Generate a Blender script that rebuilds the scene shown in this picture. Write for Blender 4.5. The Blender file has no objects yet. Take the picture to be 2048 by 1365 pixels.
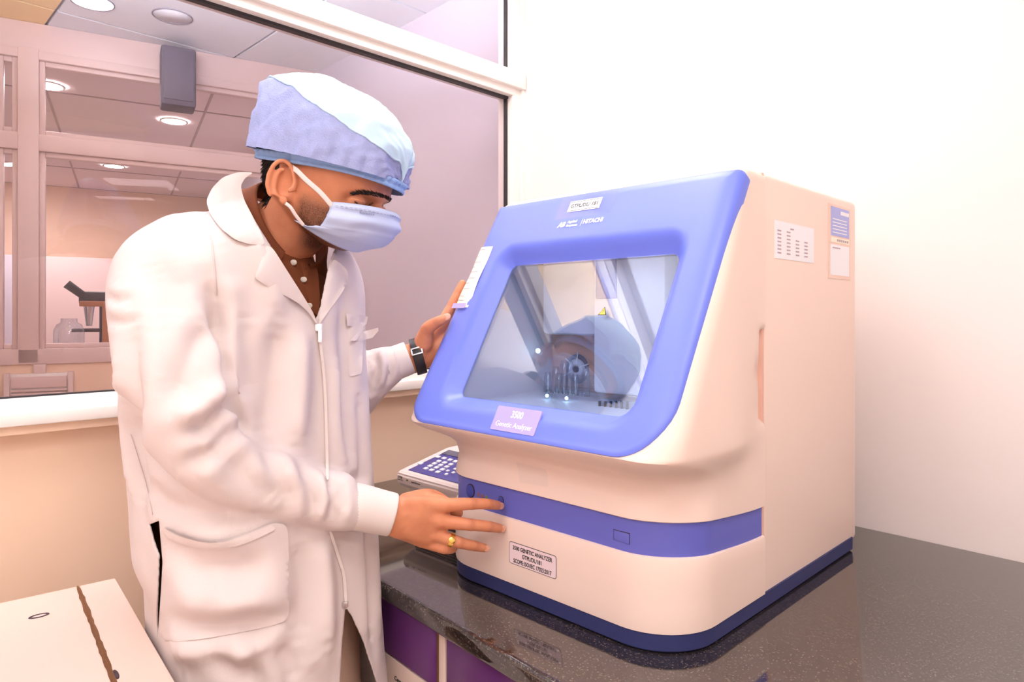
import bpy, bmesh, math, random
import numpy as np
from mathutils import Vector, Matrix, noise as mnoise
random.seed(7); rng = np.random.default_rng(7)

# ------------------------------------------------------------------ camera, light, exposure
F, CX, HZ, ZC = 1365.0, 1024.0, 632.0, 1.383          # focal length px, centre px, horizon px, camera height m
S = bpy.context.scene
COL = S.collection
cam_d = bpy.data.cameras.new('camera'); cam = bpy.data.objects.new('camera', cam_d); COL.objects.link(cam)
cam_d.sensor_width = 36.0; cam_d.sensor_fit = 'HORIZONTAL'; cam_d.lens = F / 2048 * 36.0
cam_d.shift_y = -(682.5 - HZ) / 2048.0
cam_d.clip_start = 0.02
cam.location = (0, 0, ZC); cam.rotation_euler = (math.pi / 2, 0, 0)
S.camera = cam
S.view_settings.view_transform = 'Standard'; S.view_settings.look = 'None'
S.view_settings.gamma = 1.0; S.view_settings.use_curve_mapping = False
S.view_settings.exposure = 0.0
w = bpy.data.worlds.new('world'); S.world = w; w.use_nodes = True
w.node_tree.nodes['Background'].inputs[0].default_value = (1, .93, .9, 1)
w.node_tree.nodes['Background'].inputs[1].default_value = 0.15
PANEL_NEAR = 14.6       # brightness of the ceiling light panels of this room
PANEL_FAR = 17.0        # of the room behind the glass
DOWN_FAR = 240.0

# ------------------------------------------------------------------ helpers
def V(*a): return np.array(a, float)
def ray(px, py): return V((px - CX) / F, 1.0, (HZ - py) / F)
CAM = V(0, 0, ZC)
def at(px, py, y): return CAM + ray(px, py) * y
def onz(px, py, z):
    r = ray(px, py); return CAM + r * ((z - ZC) / r[2])
def onplane(px, py, p, n):
    r = ray(px, py); return CAM + r * (np.dot(p - CAM, n) / np.dot(r, n))

def srgb(r, g, b):
    f = lambda c: (c / 255 / 12.92) if c / 255 <= .04045 else ((c / 255 + .055) / 1.055) ** 2.4
    return (f(r), f(g), f(b), 1.0)

def pmat(name, col, rough=.5, spec=.5, metal=0, noise=None, bump=None, coat=0, sss=0, trans=0, emit=None):
    m = bpy.data.materials.new(name); m.use_nodes = True
    nt = m.node_tree; b = nt.nodes['Principled BSDF']
    b.inputs['Base Color'].default_value = col
    b.inputs['Roughness'].default_value = rough
    b.inputs['Specular IOR Level'].default_value = spec
    b.inputs['Metallic'].default_value = metal
    b.inputs['Coat Weight'].default_value = coat
    if sss:
        b.inputs['Subsurface Weight'].default_value = sss
        b.inputs['Subsurface Radius'].default_value = (.01, .004, .002)
        b.inputs['Subsurface Scale'].default_value = .5
    if trans: b.inputs['Transmission Weight'].default_value = trans
    if emit:
        b.inputs['Emission Color'].default_value = emit[0]; b.inputs['Emission Strength'].default_value = emit[1]
    tc = nt.nodes.new('ShaderNodeTexCoord')
    if noise:                                  # (scale, amount, detail)
        n = nt.nodes.new('ShaderNodeTexNoise'); n.inputs['Scale'].default_value = noise[0]; n.inputs['Detail'].default_value = noise[2]
        nt.links.new(tc.outputs['Object'], n.inputs['Vector'])
        mx = nt.nodes.new('ShaderNodeMix'); mx.data_type = 'RGBA'
        c2 = tuple(min(1, c * (1 - noise[1])) for c in col[:3]) + (1,)
        mx.inputs[6].default_value = col; mx.inputs[7].default_value = c2
        nt.links.new(n.outputs['Fac'], mx.inputs[0]); nt.links.new(mx.outputs[2], b.inputs['Base Color'])
    if bump:                                   # (scale, strength, distance)
        n = nt.nodes.new('ShaderNodeTexNoise'); n.inputs['Scale'].default_value = bump[0]; n.inputs['Detail'].default_value = 3
        nt.links.new(tc.outputs['Object'], n.inputs['Vector'])
        bp = nt.nodes.new('ShaderNodeBump'); bp.inputs['Strength'].default_value = bump[1]; bp.inputs['Distance'].default_value = bump[2]
        nt.links.new(n.outputs['Fac'], bp.inputs['Height']); nt.links.new(bp.outputs['Normal'], b.inputs['Normal'])
    return m

def glassmat(name, tint, refl=.05, rough=0.0):
    """thin clear pane: see-through with a fresnel reflection"""
    m = bpy.data.materials.new(name); m.use_nodes = True; nt = m.node_tree
    nt.nodes.remove(nt.nodes['Principled BSDF'])
    o = nt.nodes['Material Output']
    t = nt.nodes.new('ShaderNodeBsdfTransparent'); t.inputs[0].default_value = tint
    g = nt.nodes.new('ShaderNodeBsdfGlossy'); g.inputs['Roughness'].default_value = rough
    lw = nt.nodes.new('ShaderNodeLayerWeight'); lw.inputs['Blend'].default_value = .5
    pw = nt.nodes.new('ShaderNodeMath'); pw.operation = 'POWER'; pw.inputs[1].default_value = 5.0
    ma = nt.nodes.new('ShaderNodeMath'); ma.operation = 'MULTIPLY_ADD'; ma.inputs[1].default_value = 1 - refl; ma.inputs[2].default_value = refl
    mix = nt.nodes.new('ShaderNodeMixShader')
    nt.links.new(lw.outputs['Facing'], pw.inputs[0]); nt.links.new(pw.outputs[0], ma.inputs[0]); nt.links.new(ma.outputs[0], mix.inputs[0])
    nt.links.new(t.outputs[0], mix.inputs[1]); nt.links.new(g.outputs[0], mix.inputs[2]); nt.links.new(mix.outputs[0], o.inputs[0])
    return m

def emitmat(name, col, s):
    m = bpy.data.materials.new(name); m.use_nodes = True; nt = m.node_tree
    nt.nodes.remove(nt.nodes['Principled BSDF'])
    e = nt.nodes.new('ShaderNodeEmission'); e.inputs[0].default_value = col; e.inputs[1].default_value = s
    nt.links.new(e.outputs[0], nt.nodes['Material Output'].inputs[0]); return m

def mobj(name, verts, faces, mat, parent=None, smooth=True, auto=None):
    me = bpy.data.meshes.new(name)
    me.from_pydata([tuple(map(float, v)) for v in verts], [], [tuple(map(int, f)) for f in faces]); me.update()
    return fin(name, me, mat, parent, smooth, auto)

def fin(name, me, mat, parent=None, smooth=True, auto=None):
    if me.materials: me.materials.clear()
    me.materials.append(mat)
    if smooth:
        me.polygons.foreach_set('use_smooth', [True] * len(me.polygons))
        if auto is not None: me.set_sharp_from_angle(angle=math.radians(auto))
    o = bpy.data.objects.new(name, me); COL.objects.link(o)
    if parent is not None: o.parent = parent
    return o

def bmobj(name, bm, mat, parent=None, smooth=True, auto=35):
    bmesh.ops.recalc_face_normals(bm, faces=bm.faces)
    me = bpy.data.meshes.new(name); bm.to_mesh(me); bm.free()
    return fin(name, me, mat, parent, smooth, auto)

def addbox(bm, c, s, bev=0, M=None, seg=2):
    r = bmesh.ops.create_cube(bm, size=1)
    vs = r['verts']
    for v in vs: v.co = Vector((c[0] + v.co.x * s[0], c[1] + v.co.y * s[1], c[2] + v.co.z * s[2]))
    if bev:
        es = list({e for v in vs for e in v.link_edges})
        g = bmesh.ops.bevel(bm, geom=es, offset=bev, segments=seg, affect='EDGES', profile=.5)
        vs = list({v for f in g['faces'] for v in f.verts} | {v for v in vs if v.is_valid})
    if M is not None:
        for v in vs: v.co = M @ v.co
    return vs

def boxo(name, c, s, mat, parent=None, bev=0.002, M=None):
    bm = bmesh.new(); addbox(bm, c, s, bev, M); return bmobj(name, bm, mat, parent)

def loft(rings, cap=True, closed=True):
    n = len(rings[0]); vs = [p for r in rings for p in r]; fs = []
    m = n if closed else n - 1
    for i in range(len(rings) - 1):
        for j in range(m):
            a = i * n + j; b = i * n + (j + 1) % n
            fs.append((a, b, b + n, a + n))
    if cap and closed:
        fs.append(tuple(range(n - 1, -1, -1))); o = (len(rings) - 1) * n; fs.append(tuple(o + k for k in range(n)))
    return vs, fs

def frames(P, up=V(0, 0, 1)):
    P = [np.asarray(p, float) for p in P]; out = []
    u = None
    for i in range(len(P)):
        t = P[min(i + 1, len(P) - 1)] - P[max(i - 1, 0)]; t = t / (np.linalg.norm(t) + 1e-12)
        if u is None:
            u = up - t * np.dot(up, t)
            if np.linalg.norm(u) < 1e-3: u = V(1, 0, 0) - t * t[0]
        else: u = u - t * np.dot(u, t)
        u = u / np.linalg.norm(u); out.append((t, u, np.cross(t, u)))
    return out

def smoothpath(P, R, n=6):
    """Catmull-Rom through points with radii (R rows may hold 1 or 2 values)"""
    P = [np.asarray(p, float) for p in P]; R = [np.atleast_1d(np.asarray(r, float)) for r in R]
    Q, W = [], []
    for i in range(len(P) - 1):
        p0, p1, p2, p3 = P[max(i - 1, 0)], P[i], P[i + 1], P[min(i + 2, len(P) - 1)]
        for k in range(n):
            t = k / n
            Q.append(.5 * ((2 * p1) + (-p0 + p2) * t + (2 * p0 - 5 * p1 + 4 * p2 - p3) * t * t + (-p0 + 3 * p1 - 3 * p2 + p3) * t ** 3))
            W.append(R[i] * (1 - t) + R[i + 1] * t)
    Q.append(P[-1]); W.append(R[-1]); return Q, W

def tube(P, R, seg=12, up=V(0, 0, 1), sm=5, dome=True):
    """closed tube; R items r or (r_up, r_side)"""
    if sm: P, R = smoothpath(P, R, sm)
    fr = frames(P, up); rings = []
    def ring(c, u, v, r):
        r = np.atleast_1d(r); a, b = (r[0], r[-1])
        return [c + u * a * math.cos(q) + v * b * math.sin(q) for q in np.linspace(0, 2 * math.pi, seg, endpoint=False)]
    if dome:
        t, u, v = fr[0]; r = np.atleast_1d(R[0])
        for k in (.15, .5, .82): rings.append(ring(P[0] - t * r.mean() * math.sqrt(1 - k * k) * .9, u, v, r * k))
    for c, (t, u, v), r in zip(P, fr, R): rings.append(ring(c, u, v, r))
    if dome:
        t, u, v = fr[-1]; r = np.atleast_1d(R[-1])
        for k in (.82, .5, .15): rings.append(ring(P[-1] + t * r.mean() * math.sqrt(1 - k * k) * .9, u, v, r * k))
    return loft(rings)

class Geo:
    """collects shells that are joined into one mesh"""
    def __init__(s): s.v = []; s.f = []; s.n = 0
    def add(s, vf):
        v, f = vf; s.v += [tuple(map(float, p)) for p in v]; s.f += [tuple(int(i) + s.n for i in q) for q in f]; s.n += len(v); return s
    def obj(s, name, mat, parent=None, smooth=True, auto=None): return mobj(name, s.v, s.f, mat, parent, smooth, auto)

def ellipsoid(c, r, M=None, nu=20, nv=12):
    rings = []
    for i in range(1, nv):
        a = math.pi * i / nv
        rings.append([V(r[0] * math.sin(a) * math.cos(q), r[1] * math.sin(a) * math.sin(q), r[2] * math.cos(a)) for q in np.linspace(0, 2 * math.pi, nu, endpoint=False)])
    v, f = loft(rings)
    M = np.eye(3) if M is None else M
    return [M @ p + np.asarray(c) for p in v], f

def tag(o, label=None, cat=None, group=None, kind=None):
    if label: o['label'] = label
    if cat: o['category'] = cat
    if group: o['group'] = group
    if kind: o['kind'] = kind
    return o

def empty(name, loc=(0, 0, 0), rz=0):
    o = bpy.data.objects.new(name, None); COL.objects.link(o); o.empty_display_size = .05
    o.location = loc; o.rotation_euler = (0, 0, rz); return o

def text(name, s, size, mat, parent, M, ext=.0002, align='CENTER', shear=0, sx=1.0, bold=0):
    cu = bpy.data.curves.new(name, 'FONT'); cu.body = s; cu.size = size; cu.align_x = align; cu.align_y = 'CENTER'
    cu.extrude = ext; cu.shear = shear; cu.resolution_u = 3; cu.offset = bold
    o = bpy.data.objects.new(name, cu); COL.objects.link(o)
    dg = bpy.context.evaluated_depsgraph_get(); me = bpy.data.meshes.new_from_object(o.evaluated_get(dg))
    COL.objects.unlink(o); bpy.data.objects.remove(o)
    me.transform(Matrix.Diagonal((sx, 1, 1, 1))); me.transform(M)
    return fin(name, me, mat, parent, smooth=False)

def basis(o, x, y, z):
    return Matrix(((x[0], y[0], z[0], o[0]), (x[1], y[1], z[1], o[1]), (x[2], y[2], z[2], o[2]), (0, 0, 0, 1)))

# ------------------------------------------------------------------ frames of the place
D1 = V(1371, 1365, 0); D1 /= np.linalg.norm(D1)        # along the window wall, to the right and away
D2 = V(-D1[1], D1[0], 0)                               # through the window wall, to the left and away
ZT = 0.90                                              # worktop height
ZCEIL = 2.70
CORNER = V(.037, 2.40, 0)                              # where window wall and right wall meet
DR = V(-.752, .83, 0); DR /= np.linalg.norm(DR)        # along the right wall, away
NR = V(-DR[1], DR[0], 0)                               # right wall normal, into the room
def wallp(s, n, z): return CORNER - D1 * s - D2 * n + V(0, 0, z)      # s metres left of the corner, n into this room

# ------------------------------------------------------------------ materials
M = {}
M['wall'] = pmat('wall_paint_cream', (.96, .71, .53, 1), .55, .3, noise=(6, .03, 3), bump=(90, .05, .002))
M['wallw'] = pmat('wall_paint_white', (.92, .83, .80, 1), .5, .3, bump=(90, .05, .002))
M['frame'] = pmat('powder_coated_white', (.92, .86, .82, 1), .35, .4)
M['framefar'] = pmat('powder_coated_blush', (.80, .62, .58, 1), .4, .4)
M['gasket'] = pmat('black_rubber', (.02, .016, .02, 1), .5)
M['ceil'] = pmat('ceiling_tile', (.90, .92, .97, 1), .8, .2, noise=(30, .04, 4))
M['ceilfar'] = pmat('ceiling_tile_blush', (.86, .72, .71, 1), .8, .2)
M['tgrid'] = pmat('ceiling_grid_grey', (.30, .27, .33, 1), .5)
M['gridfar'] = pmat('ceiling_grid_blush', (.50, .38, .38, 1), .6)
M['floor'] = pmat('floor_vinyl', (.80, .60, .46, 1), .4, noise=(12, .2, 5))
M['white'] = pmat('instrument_white_plastic', (.94, .74, .64, 1), .42, .4, bump=(700, .04, .0004))
M['blue'] = pmat('instrument_blue_plastic', srgb(114, 131, 233), .38, .45, bump=(900, .03, .0003))
M['band'] = pmat('instrument_band_blue', srgb(104, 108, 200), .4, .45)
M['navy'] = pmat('instrument_base_navy', srgb(50, 55, 104), .5, .4)
M['groove'] = pmat('groove_dark', srgb(60, 40, 52), .7)
M['seam'] = pmat('seam_peach', srgb(236, 190, 172), .6)
M['black'] = pmat('black_print', (.01, .01, .012, 1), .5)
M['whitep'] = pmat('white_print', (.95, .95, 1, 1), .5)
M['grey'] = pmat('speaker_grey', srgb(98, 92, 108), .6)
M['dark'] = pmat('dark_plastic', srgb(50, 44, 50), .5)
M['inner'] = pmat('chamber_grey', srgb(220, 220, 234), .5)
M['innerd'] = pmat('chamber_dark_grey', srgb(136, 144, 168), .5)  # darker grey for pump block, capillary ring and grating
M['chrome'] = pmat('brushed_metal', (.75, .75, .78, 1), .25, metal=1)
M['gold'] = pmat('gold', (.95, .66, .18, 1), .22, metal=1, bump=(900, .3, .0006))
M['paper'] = pmat('paper', srgb(255, 246, 226), .7, noise=(60, .03, 3))
M['lilac'] = pmat('nameplate_lilac', srgb(184, 172, 226), .35)
M['purple'] = pmat('purple_laminate', srgb(112, 58, 128), .18, .5, noise=(5, .15, 2))
M['lam'] = pmat('white_laminate', (.86, .67, .58, 1), .4, noise=(14, .04, 4))
M['brownedge'] = pmat('chipboard_edge', srgb(128, 82, 44), .8, noise=(120, .5, 4))
M['glass'] = glassmat('window_glass', (.97, .93, .95, 1), .05)
M['door_glass'] = glassmat('door_glass', (.84, .90, .98, 1), .13)
M['panel'] = emitmat('light_panel', (1, .95, .92, 1), PANEL_NEAR)
M['panelfar'] = emitmat('light_panel_far', (.92, .95, 1, 1), PANEL_FAR)
M['down'] = emitmat('downlight', (1, .97, .95, 1), DOWN_FAR)
M['led'] = emitmat('led_cyan', (.55, .9, 1, 1), 12)
M['acrylic'] = glassmat('clear_acrylic', (.90, .93, .97, 1), .16, .02)
M['yellow'] = pmat('warning_yellow', srgb(226, 204, 90), .5)

def granite():
    m = bpy.data.materials.new('black_speckled_granite'); m.use_nodes = True; nt = m.node_tree; b = nt.nodes['Principled BSDF']
    b.inputs['Roughness'].default_value = .07; b.inputs['IOR'].default_value = 2.0; b.inputs['Coat Weight'].default_value = .6; b.inputs['Coat Roughness'].default_value = .03
    tc = nt.nodes.new('ShaderNodeTexCoord')
    v = nt.nodes.new('ShaderNodeTexVoronoi'); v.inputs['Scale'].default_value = 540
    nt.links.new(tc.outputs['Object'], v.inputs['Vector'])
    r = nt.nodes.new('ShaderNodeValToRGB'); r.color_ramp.elements[0].position = .78; r.color_ramp.elements[1].position = .96
    r.color_ramp.elements[0].color = srgb(44, 38, 37); r.color_ramp.elements[1].color = srgb(112, 98, 90)
    sx = nt.nodes.new('ShaderNodeSeparateColor'); nt.links.new(v.outputs['Color'], sx.inputs[0])
    nt.links.new(sx.outputs[0], r.inputs[0])
    n = nt.nodes.new('ShaderNodeTexNoise'); n.inputs['Scale'].default_value = 900; nt.links.new(tc.outputs['Object'], n.inputs['Vector'])
    mx = nt.nodes.new('ShaderNodeMix'); mx.data_type = 'RGBA'; mx.blend_type = 'MULTIPLY'; mx.inputs[0].default_value = .5
    nt.links.new(r.outputs[0], mx.inputs[6]); nt.links.new(n.outputs['Color'], mx.inputs[7])
    nt.links.new(mx.outputs[2], b.inputs['Base Color']); return m
M['granite'] = granite()

# ------------------------------------------------------------------ the room
MW = basis(CORNER, -D1, -D2, V(0, 0, 1))               # wall frame: x = metres left of the corner, y = into this room
def wbox(name, s0, s1, n0, n1, z0, z1, mat, parent=None, bev=0):
    bm = bmesh.new(); addbox(bm, ((s0 + s1) / 2, (n0 + n1) / 2, (z0 + z1) / 2), (s1 - s0, n1 - n0, z1 - z0), bev, MW)
    return bmobj(name, bm, mat, parent)
def struct(o): o['kind'] = 'structure'; return o
def linebox(name, p, q, z0, z1, th, mat, parent=None, bev=0, off=0):
    """upright slab from p to q, thickness th to the right-hand side of p->q, pushed out by off"""
    p = V(p[0], p[1], 0); q = V(q[0], q[1], 0); d = q - p; L = np.linalg.norm(d); d /= L; n = V(d[1], -d[0], 0)
    bm = bmesh.new(); addbox(bm, (L / 2, off + th / 2, (z0 + z1) / 2), (L, th, z1 - z0), bev, basis(p, d, n, V(0, 0, 1)) if True else None)
    return bmobj(name, bm, mat, parent)

struct(wbox('floor', -3.0, 4.5, -7.5, 3.6, -.05, 0, M['floor']))
struct(wbox('ceiling', -1.2, 4.2, .0, 3.5, ZCEIL, ZCEIL + .06, M['ceil']))
WR0 = CORNER + DR * .02; WR1 = CORNER - DR * 4.6
struct(linebox('wall_right', WR0, WR1, 0, ZCEIL, -.1, M['wallw']))
struct(wbox('wall_back', -1.2, 4.2, 3.5, 3.6, 0, ZCEIL, M['wallw']))
struct(wbox('wall_left', 4.1, 4.2, -.1, 3.5, 0, ZCEIL, M['wallw']))
ww = struct(wbox('wall_window', -.4, 4.15, -.12, 0, 0, 1.153, M['wall']))
struct(wbox('trim_1', 0, 4.1, -.12, .045, 1.150, 1.168, M['wall']))
struct(wbox('trim_2', 0, 4.1, -.12, .062, 1.168, 1.194, M['frame'], None, .003))
# window: frame members, gaskets and panes
win = struct(empty('window_1', tuple(CORNER)))
win.matrix_world = Matrix.Identity(4)
def fr(name, *a, mat='frame', bev=.002): return wbox(name, *a, M[mat], win, bev)
fr('bottom_rail', 0, 4.1, -.07, .0, 1.190, 1.215)
fr('right_jamb', .014, .052, -.07, .004, 1.19, 2.64)
fr('jamb_cover', -.002, .016, -.07, .014, 1.19, 2.64)
fr('transom', .004, 4.1, -.07, .022, 2.172, 2.228)
fr('glazing_bead', .04, 4.1, -.07, .006, 2.147, 2.174)
fr('head_rail', 0, 4.1, -.07, .004, 2.64, ZCEIL)
fr('mullion', 2.05, 2.11, -.07, .006, 1.2, 2.65)
fr('left_jamb', 4.04, 4.1, -.07, .006, 1.2, 2.65)
for s0, s1 in ((.052, 2.05), (2.11, 4.04)):
    fr('gasket', s0, s0 + .006, -.036, -.022, 1.215, 2.147, mat='gasket', bev=0)
    fr('gasket', s0, s0 + .006, -.036, -.022, 2.228, 2.64, mat='gasket', bev=0)
    fr('gasket', s0, s1, -.036, -.018, 2.139, 2.147, mat='gasket', bev=0)
    fr('gasket', s0, s1, -.036, -.026, 1.2145, 1.2185, mat='gasket', bev=0)
    fr('pane', s0, s1, -.034, -.029, 1.215, 2.147, mat='glass', bev=0)
    fr('pane', s0, s1, -.034, -.029, 2.228, 2.64, mat='glass', bev=0)

def panel_light(loc, ax, ay, name, label, mat, size=.58, group='square ceiling light panels'):
    t = empty(name, loc); mb = basis(V(0, 0, 0), ax, ay, V(0, 0, 1))
    for k, (c, s) in enumerate((((size / 2 + .01, 0), (.02, size + .04)), ((-size / 2 - .01, 0), (.02, size + .04)), ((0, size / 2 + .01), (size, .02)), ((0, -size / 2 - .01), (size, .02)))):
        boxo('frame_bar', (c[0], c[1], -.006), (s[0], s[1], .014), M['frame'], t, .001, mb)
    boxo('diffuser', (0, 0, -.004), (size, size, .006), mat, t, 0, mb)
    tag(t, label, 'ceiling light', group); return t
for i, (s, n) in enumerate(((.75, .62), (1.6, 1.9), (2.6, 1.0), (2.0, 3.0), (3.2, 2.4))):  # all but the first panel are added out of view for frontal fill
    p = wallp(s, n, ZCEIL - .004)
    panel_light(tuple(p), -D1, -D2, 'ceiling_light_panel', ['square ceiling light panel above the analyzer and worktop', 'added square fill panel on the ceiling right above the camera', 'added square fill panel on the ceiling above the white laminate cabinet', 'added square fill panel on the ceiling behind the camera near the back wall', 'added square fill panel on the ceiling in the rear left corner of the room'][i], M['panel'])

# ------------------------------------------------------------------ the room behind the glass
Q = onz(637, 145, ZCEIL); R_ = onz(10, 35, ZCEIL)
FD = (R_ - Q); FD[2] = 0; FL = np.linalg.norm(FD); FD /= FL
FN = V(-FD[1], FD[0], 0)
if np.dot(FN, CAM - Q) < 0: FN = -FN                   # towards the camera
MF = basis(V(Q[0], Q[1], 0), FD, FN, V(0, 0, 1))
def fbox(name, t0, t1, n0, n1, z0, z1, mat, parent=None, bev=0):
    bm = bmesh.new(); addbox(bm, ((t0 + t1) / 2, (n0 + n1) / 2, (z0 + z1) / 2), (t1 - t0, n1 - n0, z1 - z0), bev, MF)
    return bmobj(name, bm, M[mat] if isinstance(mat, str) else mat, parent)
pR = onz(871, 17, ZCEIL); dd = (Q - pR); dd[2] = 0; dd /= np.linalg.norm(dd)
A0 = V(pR[0], pR[1], 0) - dd * 1.0
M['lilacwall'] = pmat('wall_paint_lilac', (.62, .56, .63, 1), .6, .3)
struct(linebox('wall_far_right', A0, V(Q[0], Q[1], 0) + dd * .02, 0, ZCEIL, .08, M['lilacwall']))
# ceiling of that room: a tile grid
cb = struct(wbox('ceiling_far', -1.0, 5.5, -2.9, -.02, ZCEIL + .012, ZCEIL + .05, M['tgrid']))
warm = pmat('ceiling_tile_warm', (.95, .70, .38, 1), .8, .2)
tile_me = {}
for i in range(-4, 7):
    for j in range(-2, 5):
        a0, a1 = .685 + .769 * (i - 4), .685 + .769 * (i - 3)
        b0, b1 = 2.37 + .5525 * (j - 1), 2.37 + .5525 * j
        # D1/D2 coordinates of the tile; keep those in the strip behind the glass
        c = D1 * (a0 + a1) / 2 + D2 * (b0 + b1) / 2
        s = -np.dot(c - CORNER, D1); n = -np.dot(c - CORNER, D2)
        if not (-.9 < s < 5.4 and -2.5 < n < -.24): continue
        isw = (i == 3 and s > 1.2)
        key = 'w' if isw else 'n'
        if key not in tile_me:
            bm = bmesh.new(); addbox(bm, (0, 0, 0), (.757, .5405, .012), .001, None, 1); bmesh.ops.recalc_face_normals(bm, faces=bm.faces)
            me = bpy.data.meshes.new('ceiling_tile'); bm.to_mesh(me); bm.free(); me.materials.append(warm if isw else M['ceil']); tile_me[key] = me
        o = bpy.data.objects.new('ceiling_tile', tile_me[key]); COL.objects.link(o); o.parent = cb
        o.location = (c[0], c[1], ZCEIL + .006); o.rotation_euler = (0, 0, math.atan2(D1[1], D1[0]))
# far partition with its own glazing
fw = struct(empty('window_2'))
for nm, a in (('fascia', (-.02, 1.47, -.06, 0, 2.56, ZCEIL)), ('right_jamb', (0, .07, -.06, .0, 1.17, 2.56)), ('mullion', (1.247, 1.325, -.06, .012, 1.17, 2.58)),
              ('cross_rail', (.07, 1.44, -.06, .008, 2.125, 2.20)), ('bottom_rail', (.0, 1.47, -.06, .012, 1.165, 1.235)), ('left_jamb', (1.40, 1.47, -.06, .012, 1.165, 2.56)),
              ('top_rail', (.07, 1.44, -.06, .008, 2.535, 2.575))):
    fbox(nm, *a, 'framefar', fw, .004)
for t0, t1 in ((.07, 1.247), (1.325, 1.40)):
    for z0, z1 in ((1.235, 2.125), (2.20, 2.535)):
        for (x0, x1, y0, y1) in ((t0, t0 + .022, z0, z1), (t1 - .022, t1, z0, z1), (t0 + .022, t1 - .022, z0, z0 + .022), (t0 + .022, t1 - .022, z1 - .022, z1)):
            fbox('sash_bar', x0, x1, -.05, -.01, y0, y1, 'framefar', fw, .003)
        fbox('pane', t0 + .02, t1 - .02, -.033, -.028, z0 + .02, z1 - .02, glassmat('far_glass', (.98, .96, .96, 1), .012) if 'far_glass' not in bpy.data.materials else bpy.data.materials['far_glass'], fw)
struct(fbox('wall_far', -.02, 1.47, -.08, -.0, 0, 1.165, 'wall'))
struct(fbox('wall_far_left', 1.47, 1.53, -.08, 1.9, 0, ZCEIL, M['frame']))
# third room beyond
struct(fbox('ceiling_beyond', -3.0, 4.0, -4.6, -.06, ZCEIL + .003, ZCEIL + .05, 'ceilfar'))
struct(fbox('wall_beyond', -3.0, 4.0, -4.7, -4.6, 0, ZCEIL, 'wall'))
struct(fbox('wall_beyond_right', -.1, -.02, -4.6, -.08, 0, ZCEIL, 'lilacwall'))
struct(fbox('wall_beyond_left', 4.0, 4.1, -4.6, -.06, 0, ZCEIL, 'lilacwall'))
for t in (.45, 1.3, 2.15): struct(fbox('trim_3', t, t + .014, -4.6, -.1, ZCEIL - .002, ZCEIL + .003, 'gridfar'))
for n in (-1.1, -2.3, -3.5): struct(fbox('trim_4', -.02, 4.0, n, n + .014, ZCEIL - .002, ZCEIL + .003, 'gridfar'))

def downlight(p, label, r=.075):
    t = empty('downlight', (p[0], p[1], ZCEIL))
    rings = [[V(q * math.cos(a), q * math.sin(a), z) for a in np.linspace(0, 2 * math.pi, 24, endpoint=False)] for q, z in ((r + .012, 0), (r + .012, -.006), (r, -.008), (r - .004, -.004))]
    v, f = loft(rings, cap=False); mobj('trim_ring', v, f, M['frame'], t)
    rings = [[V(q * math.cos(a), q * math.sin(a), z) for a in np.linspace(0, 2 * math.pi, 24, endpoint=False)] for q, z in ((r - .003, -.004), (r * .5, -.009))]
    v, f = loft(rings); mobj('lens', v, f, M['down'], t)
    tag(t, label, 'ceiling light', 'round downlights beyond the glass')
for (px, py), lb in (((95, 170), 'round downlight high up beside the pale mullion at upper left'), ((348, 242), 'round downlight seen just below the grey wall speaker'),
                     ((228, 332), 'round downlight seen through the lower far pane'), ((10, 300), 'upper of two downlights at the left picture edge'), ((10, 328), 'lower of two downlights at the left picture edge')):
    downlight(onz(px, py, ZCEIL), lb)
# round access ring in the tile ceiling and a round light beside it
for (px, py), lb, mt in (((345, 32), 'round ring set flush in the pale tiled ceiling', M['ceil']), ((185, 4), 'bright round light in the pale tiled ceiling', M['panelfar'])):
    p = onz(px, py, ZCEIL); r = .082; t = empty('round_ceiling_fixture', (p[0], p[1], ZCEIL))
    A_ = np.linspace(0, 2 * math.pi, 40, endpoint=False)
    v, f = loft([[V(q * math.cos(a), q * math.sin(a), z) for a in A_] for q, z in ((r, 0), (r, -.004), (r - .005, -.004), (r - .005, 0))], cap=False); mobj('ring', v, f, M['tgrid'], t)
    v, f = loft([[V(q * math.cos(a), q * math.sin(a), z) for a in A_] for q, z in ((r - .005, .001), (r - .006, -.002))]); mobj('cover', v, f, mt, t)
    tag(t, lb, 'ceiling fixture')
# unseen uplight added above the window to brighten that room's ceiling tiles
cv = empty('added_uplight', tuple(wallp(1.6, -.20, 2.28))); tag(cv, 'long added uplight above the window, brightening the ceiling tiles', 'lamp')
def cvp(name, *a, mat):
    o = wbox(name, *a, mat, None, .001); o.parent = cv; o.matrix_parent_inverse = Matrix.Translation(cv.location).inverted()
cvp('trough', .9, 2.3, -.26, -.14, 2.27, 2.282, mat=M['frame']); cvp('lip', .9, 2.3, -.265, -.255, 2.27, 2.296, mat=M['frame']); cvp('lip', .9, 2.3, -.145, -.135, 2.27, 2.296, mat=M['frame'])
cvp('bracket', 1.0, 1.03, -.14, -.02, 2.272, 2.282, mat=M['frame']); cvp('bracket', 2.17, 2.2, -.14, -.02, 2.272, 2.282, mat=M['frame'])
cvp('tube', .92, 2.28, -.235, -.165, 2.283, 2.294, mat=emitmat('added_uplight_tube', (.82, .91, 1, 1), 400))
# grey wall speaker
sp = empty('wall_speaker', tuple(MF @ Vector((.70, 0, 2.37))))
tag(sp, 'grey box speaker hung high on the far glazed partition', 'speaker')
def child_f(name, t0, t1, n0, n1, z0, z1, mat, bev=.004):
    o = fbox(name, t0, t1, n0, n1, z0, z1, mat, None, bev); o.parent = sp; o.matrix_parent_inverse = Matrix.Translation(sp.location).inverted(); return o
child_f('cabinet', .615, .765, .012, .15, 2.375, 2.655, 'grey', .012)
child_f('grille', .625, .755, .15, .156, 2.40, 2.63, 'grey', .003)
child_f('bracket', .66, .72, .0, .02, 2.44, 2.58, 'dark')
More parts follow.
